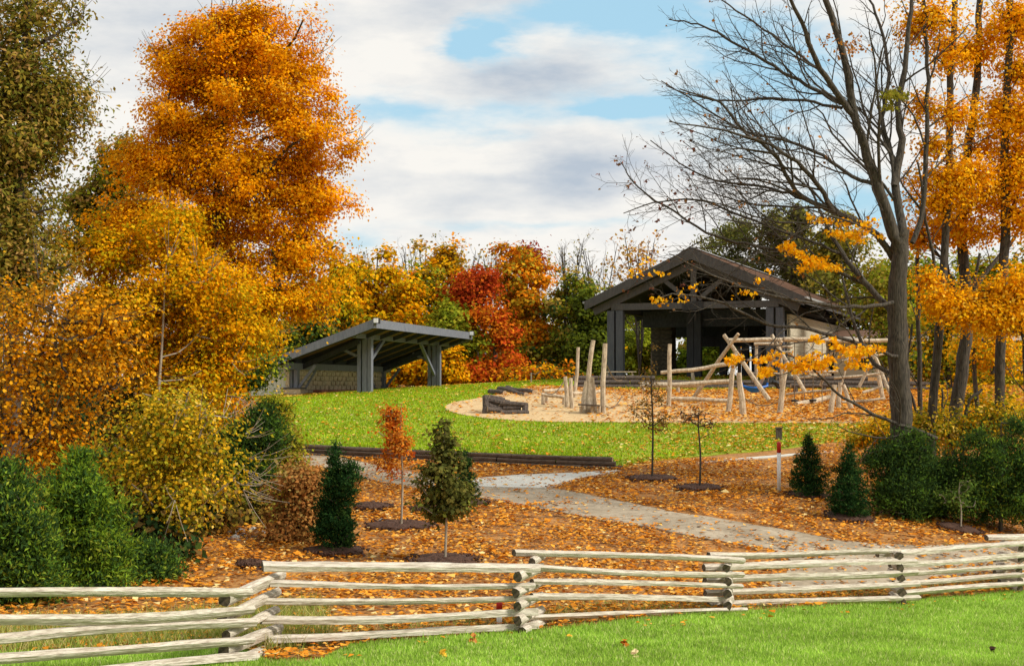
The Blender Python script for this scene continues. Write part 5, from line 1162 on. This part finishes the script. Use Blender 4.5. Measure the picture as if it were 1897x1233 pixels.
# ---- right hand trunks with orange foliage
def stem_tree(label, base_px, Y, stems, lobes, n, pal, leaf=.12, cr=.4, per=40, spacing=.9, name='maple_tree', bark='bark', lobeY=None):
    x = P(base_px, 715, Y); root = empty(name, Vector((x.x, Y, gz(x.x, Y))), label, 'tree', 'slender trunks at the right')
    T = Tubes(); tips = []; zpy = 715 - (root.location.z - CZ) * FPX / Y + 5
    for pix, rp, dy in stems:
        pix = [(pix[0][0], zpy)] + pix[1:] if pix[0][1] is None else pix
        limb(T, pix, Y, (rp[0] * .8, rp[1] * .85), tips, dy, spacing * .8, 2, up=.15, t0=.35, lenf=1.3)
    if lobes:
        WLb = WLobes(lobes, Y, dj=.6); c_, cc = foliage('crown', root, WLb, int(n * 1.05), leaf * .8, pal, cr * .75, per=5, shell=.85, flat=.9, ragged=.5, coher=.8)
        P_ = np.concatenate([v for v in T.V])[::7]
        for c in cc[R.choice(len(cc), min(90, len(cc)), replace=False)]:
            j = np.argmin(np.linalg.norm(P_ - c, axis=1) + .8 * np.maximum(0, P_[:, 2] - c[2])); L = np.linalg.norm(P_[j] - c)
            T.add([P_[j], (P_[j] + c) / 2 + R.normal(0, .05, 3) * L, c], [.012 + .006 * L, .009, .005], 4)
    T.build('trunk', M[bark], root); return root
stem_tree('tall trunk rising just right of the bare tree into golden leaves', 1722, 40, [([(1728, None), (1726, 800), (1738, 640), (1745, 540), (1755, 400), (1760, 200), (1770, 0), (1775, -80)], (12, 6), (0, .5)), ([(1740, 600), (1730, 500), (1712, 380), (1700, 300)], (5, 2), (0, -1))],
          [(1755, 335, 55, 26), (1735, 375, 40, 22), (1790, 320, 40, 22), (1770, 210, 30, 22), (1725, 30, 38, 26), (1760, 100, 35, 24), (1710, 200, 22, 20), (1690, 60, 30, 18), (1735, 270, 30, 16)], 13000, GOLD)
stem_tree('forked trunk with orange leaves in the right hand group', 1752, 42, [([(1752, None), (1765, 800), (1785, 660), (1792, 560), (1782, 440), (1790, 300), (1810, 150), (1815, 0), (1820, -80)], (17, 6), (0, .5)), ([(1792, 560), (1830, 500), (1880, 440), (1905, 380)], (6, 3), (0, 1)), ([(1788, 600), (1760, 520), (1750, 470)], (8, 4), (0, -1))],
          [(1790, 380, 50, 24), (1830, 350, 45, 26), (1850, 200, 40, 28), (1800, 95, 45, 28), (1850, 60, 40, 28), (1825, 270, 36, 20), (1800, 430, 50, 16), (1750, 420, 40, 20), (1700, 440, 28, 18)], 15000, GOLD + ORANGE[:1])
stem_tree('straight trunk near the right edge of the frame with deep orange leaves', 1850, 41, [([(1852, None), (1853, 700), (1856, 560), (1862, 400), (1862, 250), (1870, 100), (1872, -80)], (13, 7), (0, 0)), ([(1860, 420), (1900, 330), (1930, 250)], (5, 3), (0, 1))],
          [(1880, 220, 40, 36), (1890, 130, 34, 34), (1880, 330, 40, 36), (1880, 40, 40, 30), (1890, 400, 30, 30), (1900, 290, 40, 30)], 16000, ORANGE + GOLD[:2])
stem_tree('low golden leaved tree in front of the far right trunks', 1890, 38.8, [([(1905, None), (1900, 700), (1890, 600), (1860, 540)], (8, 3), (0, 0))],
          [(1850, 555, 45, 26), (1790, 575, 45, 20), (1895, 540, 40, 28), (1830, 590, 50, 18), (1745, 560, 30, 16), (1880, 590, 34, 20), (1720, 520, 24, 14)], 14000, GOLD)
stem_tree('thin dark trunk between the bare tree and the forked trunk', 1700, 43, [([(1702, None), (1705, 780), (1702, 640), (1700, 480), (1712, 380)], (7, 3), (0, 0)), ([(1705, 780), (1680, 700), (1690, 600)], (4, 2), (0, 0))], None, 0, GOLD)
stem_tree('thin trunk left of the straight right hand trunk', 1822, 46, [([(1832, None), (1815, 780), (1805, 700), (1800, 560), (1815, 470)], (7, 3), (0, 0))], [(1820, 640, 40, 24), (1850, 660, 40, 26)], 3500, GOLD + YGREEN[:1])
stem_tree('thin leaning trunk with yellow leaves low beside the cedars', 1775, 40.5, [([(1775, None), (1790, 760), (1820, 720)], (5, 3), (0, 0)), ([(1775, 860), (1750, 780), (1745, 720)], (4, 2), (0, 0))], [(1800, 790, 40, 20), (1760, 810, 34, 20), (1850, 770, 40, 18), (1720, 790, 30, 20)], 5200, YELL)
for px, Y, lb, lab, n in ((1650, 37.0, [(1648, 871, 34, 32), (1692, 861, 32, 30), (1675, 911, 46, 30), (1625, 846, 16, 16), (1650, 831, 12, 22), (1700, 824, 12, 22), (1678, 935, 48, 20)], 'dark cedar at the foot of the large bare tree', 30000), (1850, 37.2, [(1825, 856, 38, 30), (1890, 846, 34, 38), (1860, 906, 60, 36), (1800, 906, 40, 30), (1920, 896, 40, 46), (1815, 816, 12, 24), (1885, 796, 12, 26), (1850, 828, 12, 20), (1850, 940, 80, 22)], 'broad green cedar at the right edge of the frame', 32000), (1745, 37.8, [(1745, 876, 40, 32), (1735, 911, 45, 30), (1765, 906, 40, 30), (1750, 935, 50, 18)], 'dark cedar between the big trunks', 18000)):
    tree('cedar_tree', lab, 'cedar', px, Y, lb, int(n * .95), .10, (DGREEN + DGREEN + CEDAR[:1] if n < 32000 else DGREEN + DGREEN + CEDAR), .3, mode='spray', asp=.3, r0=.06, per=36, void=-.05, ragged=.28, group='cedars under the right hand trees', nb=60)
tree('yellow_bush', 'yellow green bush spreading left from under the bare tree', 'bush', 1640, 45, [(1640, 800, 40, 28), (1600, 815, 30, 20), (1690, 800, 30, 30)], 6000, .1, YELL + GOLD[:1], .3, r0=.03, per=20, group='bushes under the right hand trees', nb=50)

# ---- thin bare trees on the skyline
def bare(px, Y, top, spread, label, leafpal=None, nl=0):
    x = P(px, 715, Y); root = empty('bare_tree', Vector((x.x, Y, gz(x.x, Y))), label, 'tree', 'bare treetops on the skyline'); T = Tubes(); tips = []
    for k in range(5):
        ex = px + R.uniform(-spread, spread); q = top + R.uniform(0, 25)
        limb(T, [(px, 700), (px + (ex - px) * .35, (700 + q) / 2), (ex * .8 + px * .2, q + 30), (ex, q)], Y, (1.8, .4), tips, (0, R.uniform(-2, 2)), .55, 2, up=.2, t0=.3, sides=5, gnarl=.25)
    T.build('trunk', M['bark'], root)
    if nl:
        t = np.array([a[0] for a in tips]); t = t[t[:, 2] > CZ + 6]; sprig('leaves', root, t, nl, .22, leafpal, .25)
bare(1050, 116, 440, 45, 'pale bare tree on the skyline right of the orange tree', OLIVE, 120)
bare(1110, 118, 445, 45, 'bare tree on the skyline just left of the pavilion', OLIVE, 150)
bare(1185, 100, 430, 35, 'half bare tree with orange leaves above the left pavilion eave', [(.5, .24, .06, 1), (.6, .35, .05, 1)], 900)
bare(860, 120, 445, 45, 'bare tree rising above the golden olive tree', OLIVE, 200)
bare(770, 120, 450, 30, 'bare treetop above the yellow green tree', OLIVE, 100)
bare(700, 120, 462, 40, 'bare treetop above the orange yellow tree behind the shelter', OLIVE, 100)
bare(920, 120, 455, 35, 'bare treetop left of the dark red treetop', OLIVE, 150)
